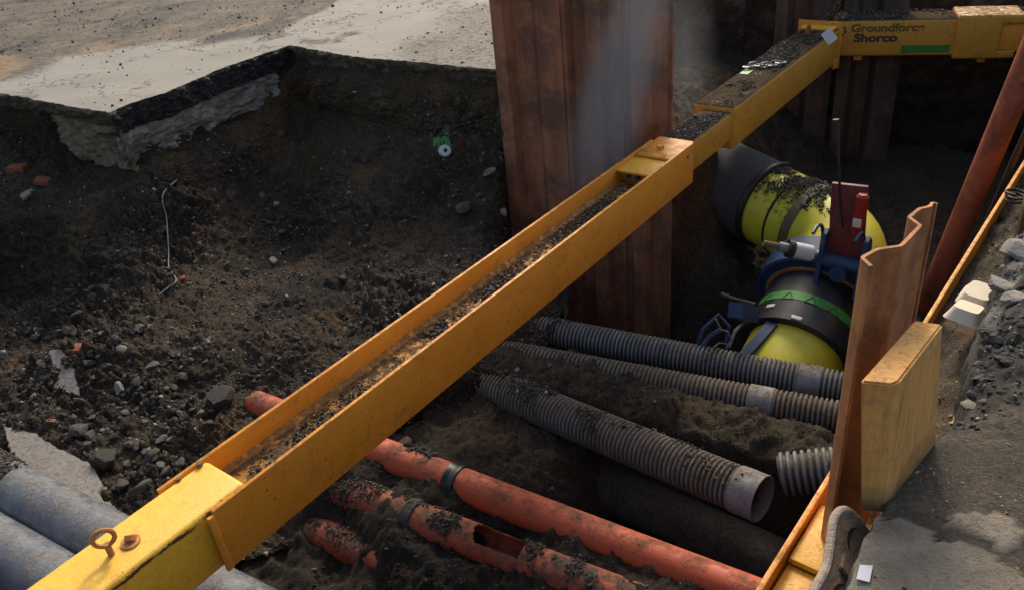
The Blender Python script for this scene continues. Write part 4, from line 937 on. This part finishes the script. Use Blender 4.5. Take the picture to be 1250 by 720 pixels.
bx = thing('takeaway_box', 'white foam takeaway box lying half open on the soil behind the timber', 'food box', (1.64, 2.44, -.215), (.10, .12, LAZ - .05))
def tray(b, x0, x1, y0, y1, h, t_=.004):
    n0 = len(b.bm.verts); pr = []
    for z_, ins in ((0, .018), (h * .85, .004), (h, .0), (h, .008), (.006, .024)):
        pts = []
        for sx, sy in ((1, 1), (-1, 1), (-1, -1), (1, -1)):
            cx_ = (x0 + x1) / 2 + sx * ((x1 - x0) / 2 - ins - .02); cy_ = (y0 + y1) / 2 + sy * ((y1 - y0) / 2 - ins - .02); a0 = math.atan2(sy, sx) - PI / 4
            for k in range(4): pts.append(b.bm.verts.new((cx_ + .02 * math.cos(a0 + k * PI / 6), cy_ + .02 * math.sin(a0 + k * PI / 6), z_)))
        pr.append(pts)
    m_ = 16
    for A_, B_ in zip(pr[:-1], pr[1:]):
        for k in range(m_): b.bm.faces.new((A_[k], A_[(k + 1) % m_], B_[(k + 1) % m_], B_[k]))
    b.bm.faces.new(pr[0][::-1]); b.bm.faces.new(pr[-1]); return b
# both halves lie with their domed undersides upward
o1 = tray(MB(), -.075, .075, -.06, .06, .045).build('base', M_FOAM, bx); o1.rotation_euler = (PI, .12, 0); o1.location = (-.055, 0, .055)
o2_ = tray(MB(), -.075, .075, -.06, .06, .038).build('lid', M_FOAM, bx); o2_.rotation_euler = (PI, -.16, 0); o2_.location = (.098, .004, .062)
cardp = np.array([P(x, y, .012)[:2] for x, y in [(1049, 691), (1065, 692), (1061, 712), (1045, 708)]]); cc = cardp.mean(0)
cd_ = MB().prism((cardp - cc).tolist(), 0, .002).build('paper_card', M_WHITE); cd_.location = (cc[0], cc[1], .016); tag(cd_, 'small white square card lying on the pale concrete at lower right', 'card')
# wooden peg and coil of rope at the right edge
pk = MB().box(-.02, .02, -.012, .012, -.3, .16, .003).build('wooden_peg', M_WOOD); pk.location = D(1252, 262, 2.95); tag(pk, 'upright wooden peg at the right edge beside the coiled hose', 'peg')
b = MB(); co = P(1239, 246, -.29); b.tube([(co[0] + (.045 + .006 * math.sin(k * .9)) * math.cos(k * .5), co[1] + .045 * math.sin(k * .5), co[2] + .0015 * k) for k in range(34)], .006, 8)
tag(b.build('hose_coil', M_DK), 'dark hose coiled on the soil above the near waling beam', 'hose')

# ------------------------------------------------------------------ red leaning prop
pr = thing('steel_prop', 'red brown steel tube prop leaning in the back right of the pit', 'prop', tuple(D(1132, 372, 4.45)))
pa, pb = Vector(D(1132, 372, 4.45)), Vector(D(1268, 46, 4.30)); pe = pb + (pb - pa) * .35
MB().tube([pa - (pb - pa) * .05, pe], .071, 24).build('tube', M_RPROP, pr, world=True)
sh_ = Vector((.125, -.03, -.06)); MB().tube([pa + sh_, pe + sh_], .018, 10).build('side_rod', M_RUSTD, pr, world=True)
MB().box(-.16, .16, -.16, .16, -.02, .0, .004, Matrix.Translation(pa - (pb - pa) * .05)).build('base_plate', M_RUSTD, pr, world=True)

# ------------------------------------------------------------------ pipes
def corrugated(label, a, bpt, rad, mat, pitch=.0245, bands=(), sag=0., open_end=False, bmat=None, name='corrugated_duct'):
    a, bpt = Vector(a), Vector(bpt); L = (bpt - a).length; o = thing(name, label, 'pipe', tuple(a)); ax = (bpt - a) / L
    n = int(L / pitch); pts, rr = [], []
    for k in range(n):
        for f_, q_ in ((0, .845), (.20, .85), (.34, .97), (.46, 1.), (.68, 1.), (.80, .97), (.94, .85)):
            s_ = (k + f_) * pitch; pts.append(a + ax * s_ + Vector((0, 0, -sag * math.sin(PI * s_ / L)))); rr.append(rad * q_)
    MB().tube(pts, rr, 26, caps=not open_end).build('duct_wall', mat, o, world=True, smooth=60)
    me_ = bpy.context.scene.objects[o.children[0].name].data if o.children else None
    co_ = np.empty(len(me_.vertices) * 3, np.float32); me_.vertices.foreach_get('co', co_); co_ = co_.reshape(-1, 3); axn = np.array(ax)
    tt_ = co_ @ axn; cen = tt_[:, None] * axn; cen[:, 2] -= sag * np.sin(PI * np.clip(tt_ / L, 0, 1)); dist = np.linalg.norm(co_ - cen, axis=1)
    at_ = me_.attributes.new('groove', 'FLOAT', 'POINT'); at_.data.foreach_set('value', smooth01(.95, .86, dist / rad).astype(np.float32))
    if open_end: MB().tube([a + ax * (L - .45), a + ax * (L - .44)], rad * .84, 20).build('dark_plug', M_BURIED, o, world=True)  # disc added to blacken the inside of the open duct
    for s0, s1 in bands:
        c0_, c1_ = a + ax * s0, a + ax * s1; z_ = Vector((0, 0, -sag * math.sin(PI * (s0 + s1) / 2 / L)))
        b = MB(); R_ = rad * 1.035
        if s1 > L:
            b.tube([c0_ + z_, c0_ + z_ + ax * .004, c1_ + z_ - ax * .002, c1_ + z_, c1_ + z_ + ax * .0006], [rad * .97, R_, R_, R_ * .995, R_ * .94], 30, caps=False)
            b.tube([c0_ + z_ + ax * .01, c1_ + z_ + ax * .0006], R_ * .94, 30, caps=False)
        elif False: b.tube([c0_ + z_, c0_ + z_ + ax * .004, c1_ + z_ - ax * .002, c1_ + z_, c1_ + z_ - ax * .001, c0_ + z_ + ax * .01], [rad * .97, R_, R_, R_ * .995, R_ * .95, R_ * .94], 30, caps=False)
        else: b.tube([c0_ + z_, c0_ + z_ + ax * .004, c1_ + z_ - ax * .004, c1_ + z_], [rad * .95, R_, R_, rad * .95], 30, caps=False)
        b.build('smooth_sleeve', bmat or M_SLEEVE, o, world=True)
    return o
def ext(a, b, ea=0., eb=0.):
    a, b = Vector(a), Vector(b); d_ = (b - a).normalized(); return a - d_ * ea, b + d_ * eb
def on(a, b, px):  # distance along a-b at which the pipe passes image column px
    a, b = Vector(a), Vector(b); best = min(np.linspace(0, 1, 400), key=lambda t_: abs(col_of(a.lerp(b, t_)) - px)); return (b - a).length * best
def col_of(p):
    v = RM.T @ (np.array(p) - np.array([0, 0, EYE])); return CXP + F_PX * v[0] / -v[2]
a, b_ = ext(P(697, 410, -1.28), P(1029, 474, -1.28), .7, .75)
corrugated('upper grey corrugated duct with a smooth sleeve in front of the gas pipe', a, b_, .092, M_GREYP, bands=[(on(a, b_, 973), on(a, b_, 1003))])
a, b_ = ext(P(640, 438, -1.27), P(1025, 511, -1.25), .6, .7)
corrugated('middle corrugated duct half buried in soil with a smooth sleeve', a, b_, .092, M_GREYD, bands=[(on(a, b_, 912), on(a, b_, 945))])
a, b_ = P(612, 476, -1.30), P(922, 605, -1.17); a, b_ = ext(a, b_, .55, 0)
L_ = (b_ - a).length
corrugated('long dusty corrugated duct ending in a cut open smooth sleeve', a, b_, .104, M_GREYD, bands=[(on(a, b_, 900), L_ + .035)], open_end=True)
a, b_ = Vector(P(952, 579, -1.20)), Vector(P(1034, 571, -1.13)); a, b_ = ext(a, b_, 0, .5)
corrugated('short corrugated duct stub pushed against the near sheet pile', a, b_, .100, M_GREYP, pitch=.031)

def plain_pipe(label, a, b_, rad, mat, name='drain_pipe', rings=(), ringmat=None, wall=True, seg=32, socket=None):
    a, b_ = Vector(a), Vector(b_); ax = (b_ - a).normalized(); o = thing(name, label, 'pipe', tuple(a))
    n_ = 40; MB().tube([a.lerp(b_, k / n_) for k in range(n_ + 1)], rad, seg, caps=True).build('pipe_wall', mat, o, world=True, smooth=60)
    for s0, s1, k in rings:
        c0_, c1_ = a + ax * s0, a + ax * s1
        MB().tube([c0_, c0_ + ax * .004, c0_.lerp(c1_, .35), c0_.lerp(c1_, .42), c0_.lerp(c1_, .58), c0_.lerp(c1_, .65), c1_ - ax * .004, c1_], [rad * 1.0, rad * k, rad * k, rad * (k - .03), rad * (k - .03), rad * k, rad * k, rad], seg, caps=False).build('rubber_ring', ringmat or M_BLACKP, o, world=True)
    return o
a, b_ = P(320, 497, -1.17), P(905, 723, -1.20); a, b_ = ext(a, b_, .05, .12)
s0 = on(a, b_, 549); plain_pipe('front orange drain pipe with a black rubber ring joint', a, b_, .080, M_RED, rings=[(s0, s0 + .07, 1.09)])
plain_pipe('short lower length of orange pipe continuing toward the near waling', *ext(b_, Vector(b_) + (Vector(b_) - Vector(a)).normalized() * .7, -.02, 0), .086, M_REDD) if False else None
# second drain pipe, with an opening cut in its crown
def cut_pipe(label, a, b_, rad, mat, h0, h1, half):
    a, b_ = Vector(a), Vector(b_); L = (b_ - a).length; ax = (b_ - a) / L; o = thing('drain_pipe', label, 'pipe', tuple(a))
    up_ = (Vector((0, 0, 1)) - ax * ax.z).normalized(); side = ax.cross(up_); ns, na = 200, 56; ri = rad * .93
    b = MB(); outv, inv_ = {}, {}
    def keep(i, k):
        s_ = (i + .5) / ns * L; th = (k + .5) / na * 2 * PI - PI
        if not h0 < s_ < h1: return True
        e = .05; m_ = 1.
        if s_ < h0 + e: m_ = math.sqrt(max(0, 1 - ((h0 + e - s_) / e) ** 2))
        return abs(th - .25) > half * m_
    def vert(dct, i, k, rr_):
        k %= na
        if (i, k) not in dct:
            th = k / na * 2 * PI - PI; dct[(i, k)] = b.bm.verts.new(a + ax * (i / ns * L) + (up_ * math.cos(th) - side * math.sin(th)) * rr_)
        return dct[(i, k)]
    K = {(i, k): keep(i, k) for i in range(ns) for k in range(na)}
    for (i, k), ok in K.items():
        if not ok: continue
        b.bm.faces.new((vert(outv, i, k, rad), vert(outv, i + 1, k, rad), vert(outv, i + 1, k + 1, rad), vert(outv, i, k + 1, rad)))
        b.bm.faces.new((vert(inv_, i, k, ri), vert(inv_, i, k + 1, ri), vert(inv_, i + 1, k + 1, ri), vert(inv_, i + 1, k, ri)))
        for di, dk, e0, e1 in ((1, 0, (1, 0), (1, 1)), (-1, 0, (0, 1), (0, 0)), (0, 1, (1, 1), (0, 1)), (0, -1, (0, 0), (1, 0))):
            j = (i + di, (k + dk) % na)
            if j in K and not K[j]:
                p0, p1 = (i + e0[0], k + e0[1]), (i + e1[0], k + e1[1])
                b.bm.faces.new((vert(outv, *p0, rad), vert(inv_, *p0, ri), vert(inv_, *p1, ri), vert(outv, *p1, rad)))
    bmesh.ops.recalc_face_normals(b.bm, faces=b.bm.faces[:]); b.build('pipe_wall', mat, o, world=True, smooth=50); return o
a, b_ = ext(P(421, 600, -1.245), P(760, 730, -1.245), .45, .2)
o = cut_pipe('second orange drain pipe with an oval opening cut in its crown', a, b_, .082, M_REDD, on(a, b_, 580), on(a, b_, 642), .95)
s_ = on(a, b_, 500); ax = (b_ - a).normalized(); MB().tube([a + ax * (s_ - .002), a + ax * s_, a + ax * (s_ + .05), a + ax * (s_ + .055)], [.082, .092, .092, .082], 30, caps=False).build('joint_collar', M_BURIED, o, world=True)
MB().tube([a + ax * (on(a, b_, 560) ), a + ax * (on(a, b_, 660))], .045, 14).build('inner_cable', M_BLACKP, o, world=True) if False else None
a, b_ = ext(P(421, 664, -1.36), P(560, 727, -1.36), .4, .5)
plain_pipe('lowest orange drain pipe mostly buried in dark soil', a, b_, .080, M_REDD)
a, b_ = ext(P(530, 500, -1.62), P(900, 668, -1.62), .5, .5)
plain_pipe('dark buried pipe at the bottom of the trench below the ducts', a, b_, .13, M_BURIED, 'buried_pipe')
a, b_ = ext(P(0, 592, -1.0), P(159, 677, -1.0), .8, 1.1)
plain_pipe('upper smooth grey pipe passing under the near end of the brace', a, b_, .132, M_GL, 'grey_pipe')
a, b_ = ext(P(0, 672, -1.0), P(92, 728, -1.0), .8, .9)
plain_pipe('lower smooth grey pipe in the bottom left corner', a, b_, .130, M_GL, 'grey_pipe')
# clod of chippings lying on the upper grey pipe
r2 = np.random.default_rng(55); th = r2.normal(0, .8, 2600); t0 = r2.random(2600); pa, pb = Vector(P(-40, 571, -1.0)), Vector(P(22, 604, -1.0)); ax = (pb - pa).normalized(); up_ = (Vector((0, 0, 1)) - ax * ax.z).normalized(); sd_ = ax.cross(up_)
tlim = 1. - .35 * np.abs(th) + .15 * r2.normal(size=2600); k_ = t0 < tlim
pos = np.array([pa + (pb - pa) * t_ + (up_ * math.cos(h_) + sd_ * math.sin(h_)) * (.134 + .006 * q_) for t_, h_, q_ in zip(t0[k_], th[k_], r2.random(k_.sum()))])
pebble_cloud('soil_clod', pos, np.clip(r2.lognormal(-4.75, .3, len(pos)), .004, .016), r2.uniform(.35, .78, len(pos)), 'brown soil and chippings heaped on the left end of the grey pipe', 'dirt', 56)
# dirt caked on the ducts and drains
def pipe_dirt(a, b_, rad, cnt, seed, label, dens, spread=.55, sz=-5.2, dark=1.):
    a, b_ = Vector(a), Vector(b_); ax = (b_ - a).normalized(); up_ = (Vector((0, 0, 1)) - ax * ax.z).normalized(); sd_ = ax.cross(up_); r3 = np.random.default_rng(seed)
    t_ = r3.random(cnt * 3); h_ = r3.normal(0, spread, cnt * 3)
    A3, D3, U3, S3 = (np.array(v) for v in (a, b_ - a, up_, sd_))
    p = A3 + D3 * t_[:, None] + (U3 * np.cos(h_)[:, None] + S3 * np.sin(h_)[:, None]) * rad
    p = p[r3.random(len(p)) < dens(p)][:cnt]; p[:, 2] += r3.random(len(p)) ** 3 * .012
    return pebble_cloud('soil_crumbs', p, np.clip(r3.lognormal(sz, .5, len(p)), .0025, .022), tones(len(p), r3, .06) * dark, label, 'dirt', seed)
dn = lambda f, sd, lo=-.15, hi=.3: (lambda p: smooth01(lo, hi, noise(p, f, sd) + .4 * noise(p, f * 3, sd + 1)))
pipe_dirt(P(640, 440, -1.30), P(1025, 513, -1.27), .092, 2600, 401, 'soil lying on the middle corrugated duct', dn(4, 180), .8)
pipe_dirt(P(560, 454, -1.31), P(910, 600, -1.18), .104, 1700, 402, 'soil lying on the long corrugated duct', dn(5, 182, .0, .4), .6, -5.2)
pipe_dirt(P(630, 398, -1.28), P(1000, 468, -1.28), .092, 500, 403, 'soil lying on the upper corrugated duct', dn(5, 184, .15, .5), .5, -5.3)
pipe_dirt(P(400, 592, -1.245), P(760, 730, -1.245), .083, 4200, 404, 'soil lying on the cut orange drain pipe', lambda p: dn(5, 186, -.1, .3)(p) * (1 - ((p[:, 0] > -.32) & (p[:, 0] < -.05))), .9, -5.35, .85)
pipe_dirt(P(400, 524, -1.19), P(530, 575, -1.19), .081, 1100, 405, 'soil lying on the front orange drain pipe beneath the brace', dn(6, 188, -.1, .3), .55, -5.2, .85)
pipe_dirt(P(380, 645, -1.36), P(640, 765, -1.36), .081, 1500, 406, 'soil lying on the lowest orange drain pipe', dn(5, 190, -.2, .2), .7, -5.3, .85)

# ------------------------------------------------------------------ yellow gas main with black coupler
gS, gE = Vector(D(938, 250, 5.20)), Vector(D(1036, 300, 4.62)); gB = gE + (Vector(D(946, 482, 3.74)) - gE).normalized() * 1.22
gm = thing('gas_main', 'thick yellow gas pipe bending toward the front with a black coupler', 'pipe', tuple(gS))
RG = .285; d1 = (gE - gS).normalized(); d2 = (gB - gE).normalized()
def arc(p, da, db, rad_, n_=12):
    s_, e_ = p - da * rad_, p + db * rad_; return [(s_.lerp(p, t_)).lerp(p.lerp(e_, t_), t_) for t_ in np.linspace(0, 1, n_)]
el = arc(gE, d1, d2, .26)
MB().tube([gS - d1 * .05] + [gS + d1 * t_ for t_ in np.linspace(.0, (gE - gS).length - .27, 8)], RG, 48).build('pipe_section', M_GASY, gm, world=True, smooth=60)
MB().tube(el, RG * 1.012, 48).build('elbow', M_GASC, gm, world=True, smooth=60)
MB().tube([gE + d2 * t_ for t_ in (.26, .6, .95, 1.10, 1.20, 1.245, 1.26)], [RG, RG, RG, RG, RG, RG * .98, RG * .93], 48).build('pipe_end', M_GASC, gm, world=True, smooth=60)
def ring(parent, c, ax, r0, r1, wd, mat, name, ch=.01):
    return MB().tube([c, c + ax * .001, c + ax * ch, c + ax * (wd - ch), c + ax * (wd - .001), c + ax * wd], [r0, r1 - ch, r1, r1, r1 - ch, r0], 56, caps=False).build(name, mat, parent, world=True, smooth=40)
fl_ = ring(gm, gS - d1 * .62, d1, RG * .96, RG * 1.05, .60, mat_plain('dark_pipe_sleeve', (.05, .055, .06), .9, 0, .3, 20, .7), 'pipe_sleeve')
ring(gm, gS - d1 * .02, d1, RG * .98, RG * 1.11, .045, M_BLACKP, 'sleeve_rim')
ring(gm, gS + d1 * .20, d1, RG * .99, RG * 1.015, .02, M_DK, 'joint_band', .003)
ring(gm, gE - d1 * .34, d1, RG * .99, RG * 1.035, .075, M_OLIVE, 'strap', .006)
cp = ring(gm, gE + d2 * .52, d2, RG * .98, RG * 1.13, .40, M_BLACKP, 'coupler', .015)
ring(cp, gE + d2 * .94, d2, RG * .98, RG * 1.15, .045, M_BLACKP, 'coupler_lip', .008) if False else ring(gm, gE + d2 * .875, d2, RG * .98, RG * 1.16, .05, M_BLACKP, 'coupler_lip', .008)
TM[cp] = TM[gm]
tp = ring(cp, gE + d2 * .70, d2, RG * 1.125, RG * 1.136, .062, M_GREEN, 'green_tape', .002)
up_ = (Vector((0, 0, 1)) - d2 * d2.z).normalized(); sd_ = d2.cross(up_)
b = MB()
for th in np.arange(-1.4, 1.5, .42):
    for k, (aa_, bb_) in enumerate((((0, 0), (.05, .03)), ((.05, .03), (.05, -.03)), ((.05, -.03), (0, 0)))):
        pt = lambda q_: gE + d2 * (.714 + q_[0]) + (up_ * math.cos(th + q_[1] / .29) + sd_ * math.sin(th + q_[1] / .29)) * RG * 1.139
        b.tube([pt(aa_), pt(bb_)], .0022, 5)
stuff(b.build('tape_marks', M_INK, cp, world=True))
for th, t_ in ((-.05, .895), (.55, .82)):
    c_ = gE + d2 * t_ + (up_ * math.cos(th) + sd_ * math.sin(th)) * RG * (1.165 if th < 0 else 1.135)
    mx = Matrix((sd_ * math.cos(th) - up_ * math.sin(th), d2, up_ * math.cos(th) + sd_ * math.sin(th))).transposed().to_4x4(); mx.translation = c_
    MB().box(-.03, .03, -.012, .012, -.004, .004, .001, mx).build('white_sticker', M_WHITE, gm, world=True)
pipe_dirt(gS + d1 * .02, gS + d1 * .62, RG * 1.01, 4200, 407, 'dark soil lying on top of the yellow gas pipe', lambda p: smooth01(-.25, .15, noise(p, 5, 192) + .4 * noise(p, 14, 193)), .38, -5.2, .55)
# dirt bank against the pipe sleeve
# blue squeeze clamp round the pipe
cl = thing('pipe_clamp', 'dark blue steel pipe clamp with a red lever bracket over the gas pipe', 'clamp', tuple(gE + d2 * .36))
ring(cl, gE + d2 * .31, d2, RG * 1.02, RG * 1.42, .21, M_BLUE, 'clamp_ring', .012)
ring(cl, gE + d2 * .522, d2, RG * 1.10, RG * 1.20, .012, M_RUSTO, 'ring_seal', .002)
cm = gE + d2 * .42; fr_ = Matrix((sd_, d2, up_)).transposed().to_4x4(); fr_.translation = cm            # local: x across, y along, z up
RT = RG * 1.36
yc_ = (cm + up_ * RT).y
hx = Vector((sd_.x, sd_.y, 0)).normalized(); hx = hx if hx.x > 0 else -hx; hy = Vector((-hx.y, hx.x, 0))
FH = Matrix((hx, hy, Vector((0, 0, 1)))).transposed().to_4x4(); FH.translation = Vector(D(1030, 326, yc_ - .15))
YZX = Matrix(((0, 0, 1, 0), (1, 0, 0, 0), (0, 1, 0, 0), (0, 0, 0, 1)))
for sx in (-.125, .105):
    MB().prism([(-.10, -.14), (.14, -.14), (.07, .17), (.03, .21), (-.02, .19)], sx - .013, sx + .013, FH @ YZX, .004).build('side_cheek', M_BLUE, cl, world=True)
    MB().tube([FH @ Vector((sx - .028, -.075 + .13 * math.sin(t_), .12 + .14 * math.cos(t_))) for t_ in np.linspace(-.5, 2.3, 9)], .011, 8).build('guard_rod', M_BLUE, cl, world=True)
MB().tube([FH @ Vector((-.16, 0, .02)), FH @ Vector((.14, 0, .02))], .05, 16).build('pivot', M_BLUE, cl, world=True)
MB().tube([FH @ Vector((-.01, -.075, -.02)), FH @ Vector((-.01, -.05, -.02))], .05, 20).build('pivot_cap', M_BLUE, cl, world=True)
MB().box(-.10, .095, .015, .045, -.06, .50, .006, FH @ Matrix.Rotation(-.06, 4, 'Y')).build('lever_plate', M_DKRED, cl, world=True)
MB().tube([FH @ Vector((.045, -.018, .22)), FH @ Vector((.045, -.018, .26)), FH @ Vector((.055, -.018, .46)), FH @ Vector((.055, -.018, .475))], [.024, .032, .034, .022], 16).build('hose_grip', M_RED2, cl, world=True)
MB().box(.03, .075, -.058, -.050, .29, .34, .001, FH).build('grip_label', M_WHITE, cl, world=True)
h0 = FH @ Vector((-.03, -.03, .26)); MB().tube([h0, Vector(D(1025, 225, h0.y)), Vector(D(1023, 185, h0.y + .02)), Vector(D(1021, 148, h0.y + .05))], .008, 10).build('hydraulic_hose', M_BLACKP, cl, world=True)
MB().tube([Vector(D(1021, 172, h0.y + .03)), Vector(D(1020.5, 146, h0.y + .05))], .017, 10).build('hose_coupling', M_DK, cl, world=True)
yr = yc_ - .10
r0, r1_ = Vector(D(932, 297, yr)), Vector(D(992, 310, yr - .03)); ra = (r1_ - r0).normalized(); Lr = (r1_ - r0).length
MB().tube([r0, r0 + ra * Lr * .3], .018, 12).build('ram_rod', M_SHOE, cl, world=True)
MB().tube([r0 + ra * Lr * .30, r0 + ra * Lr * .50], .028, 14).build('ram_gland', M_SILV, cl, world=True)
MB().tube([r0 + ra * Lr * .48, r0 + ra * Lr * .60], .052, 18).build('ram_collar', M_BLACKP, cl, world=True)
MB().tube([r0 + ra * Lr * .55, r0 + ra * Lr * .58, r0 + ra * Lr * .97, r0 + ra * Lr], [.03, .046, .046, .034], 18).build('ram_cylinder', M_WHITE, cl, world=True)
# feet of the clamp at the lower left
for px0, py0, px1, py1, wd_ in ((945, 398, 908, 440, .05), (918, 384, 898, 378, .06)):
    q0, q1 = Vector(D(px0, py0, 3.95)), Vector(D(px1, py1, 3.80)); MB().tube([q0, q1], wd_, 4).build('foot', M_BLUE, cl, world=True)
b = MB(); q = [D(852, 418, 3.85), D(858, 402, 3.86), D(877, 384, 3.9), D(890, 398, 3.86), D(886, 420, 3.82)]; b.tube(q, .012, 6); b.build('foot_bracket', M_BLUE, cl, world=True)
b = MB(); q = [D(856, 424, 3.8), D(866, 410, 3.83), D(880, 402, 3.85)]; b.tube(q, .014, 6); b.build('foot_bracket', M_BLUE, cl, world=True)
lw = MB(); lw.tube([D(874, 389, 3.82), D(880, 402, 3.8), D(888, 404, 3.8), D(893, 414, 3.8), D(886, 425, 3.78)], .006, 6); lw.tube([D(890, 424, 3.8), D(898, 404, 3.84), D(910, 392, 3.9), D(922, 386, 3.95)], .006, 6); lw.tube([D(866, 428, 3.76), D(878, 418, 3.78), D(890, 420, 3.8), D(897, 402, 3.86), D(914, 388, 3.92)], .005, 6)
tag(lw.build('electrode_cable', M_SILV), 'tangle of pale cable beside the lower left foot of the blue clamp', 'cable')
b = MB(); b.tube([D(880, 358, 4.3), D(895, 364, 4.26), D(922, 371, 4.2)], .010, 8); tag(b.build('steel_bar', M_SHOE), 'thin pale bar lying in the soil left of the black coupler', 'bar')

# ------------------------------------------------------------------ marked pipe end and wire in the bank
q_, n_ = hit(543, 184); n_ = Vector((.15, -.9, .35)).normalized()
cap = thing('capped_pipe_end', 'small white capped pipe end wrapped in green tape poking out of the bank', 'pipe', tuple(q_))
MB().tube([q_ - n_ * .10, q_ + n_ * .035, q_ + n_ * .045], [.045, .045, .036], 20).build('white_cap', M_WHITE, cap, world=True)
MB().tube([q_ + n_ * .046, q_ + n_ * .052], .014, 10).build('cap_hole', M_DK, cap, world=True)
up_ = Vector((0, 0, 1)); b = MB(); c_ = q_ + Vector((-.01, .02, .05))
for k in range(5):
    a_ = -.9 + .45 * k; b.tube([c_ + Vector((.02 * k - .04, 0, .0)), c_ + Vector((.05 * math.sin(a_), -.03, .035 + .01 * (k % 2))), c_ + Vector((.075 * math.sin(a_), -.05, .0 - .02 * (k % 3)))], [.014, .018, .006], 6)
b.build('green_wrap', M_GREEN, cap, world=True)
b = MB(); pts = [hit(x, y) for x, y in [(210, 222), (202, 240), (199, 265), (200, 290), (203, 310), (208, 328), (210, 345), (207, 353), (196, 362)]]
wp = catmull(np.array([[p + n * .035] for p, n in pts]), 40, 0)[:, 0]; b.tube(wp, .0042, 8); tag(b.build('dangling_wire', M_WIRE), 'thin pale wire hanging down the face of the left bank', 'wire')
q_, n_ = hit(612, 285); 

# pale light streaks, built as added haze volumes beside the front sheet piles
dv = bpy.data.materials.new('dust'); dv.use_nodes = True; t = dv.node_tree; t.nodes.remove(t.nodes['Principled BSDF'])
pv = t.nodes.new('ShaderNodeVolumePrincipled'); n = N(t); c = n.tc()
pv.inputs['Color'].default_value = (.9, .92, .95, 1); pv.inputs['Anisotropy'].default_value = .35
sx_ = t.nodes.new('ShaderNodeSeparateXYZ'); n.to(c, sx_.inputs[0])
rr2 = n.math('SQRT', n.math('ADD', n.math('POWER', sx_.outputs[0], 2.), n.math('ADD', n.math('POWER', sx_.outputs[1], 2.), n.math('POWER', sx_.outputs[2], 2.))))
fall = n.ramp(rr2, [(.0, 1.), (.4, .5), (.75, .12), (1., 0.)])
STREAK_DENSITY = 7.5
dn_ = n.math('MULTIPLY', n.math('MULTIPLY', fall, n.ramp(n.noise(n.mapping(c, (1.2, 1.2, .5)), 1.6, 3, .5), [(.3, .35), (.7, 1.)])), STREAK_DENSITY)
n.to(dn_, pv.inputs['Density']); t.links.new(pv.outputs[0], t.nodes['Material Output'].inputs['Volume'])
b = MB(); bmesh.ops.create_icosphere(b.bm, subdivisions=3, radius=1.)
dn_.node.name = 'density'; dv2 = dv.copy(); dv2.node_tree.nodes['density'].inputs[1].default_value = .55
me_d = b.build('streak_haze', dv).data; COL.objects.unlink(bpy.data.objects['streak_haze']); bpy.data.objects.remove(bpy.data.objects['streak_haze'])
for (x0_, y0_, f0_, x1_, y1_, f1_, wx_, wy_, lb_) in ((800, -60, 4.75, 705, 265, 4.55, .30, .24, 'thin pale light streak built as haze in front of the sheet piles'), (835, -60, 5.9, 835, 190, 5.5, .26, .30, 'faint pale light streak built as haze in the dark gap right of the front sheet piles')):
    o = link('streak_haze', me_d if f0_ < 5 else me_d.copy()); d0, d1_ = Vector(D(x0_, y0_, f0_)), Vector(D(x1_, y1_, f1_)); ax = (d1_ - d0)
    o.location = (d0 + d1_) / 2; o.rotation_euler = ax.to_track_quat('Z', 'Y').to_euler(); o.scale = (wx_, wy_, ax.length * .6); stuff(o, lb_, 'dust')
    if f0_ > 5: o.data.materials[0] = dv2
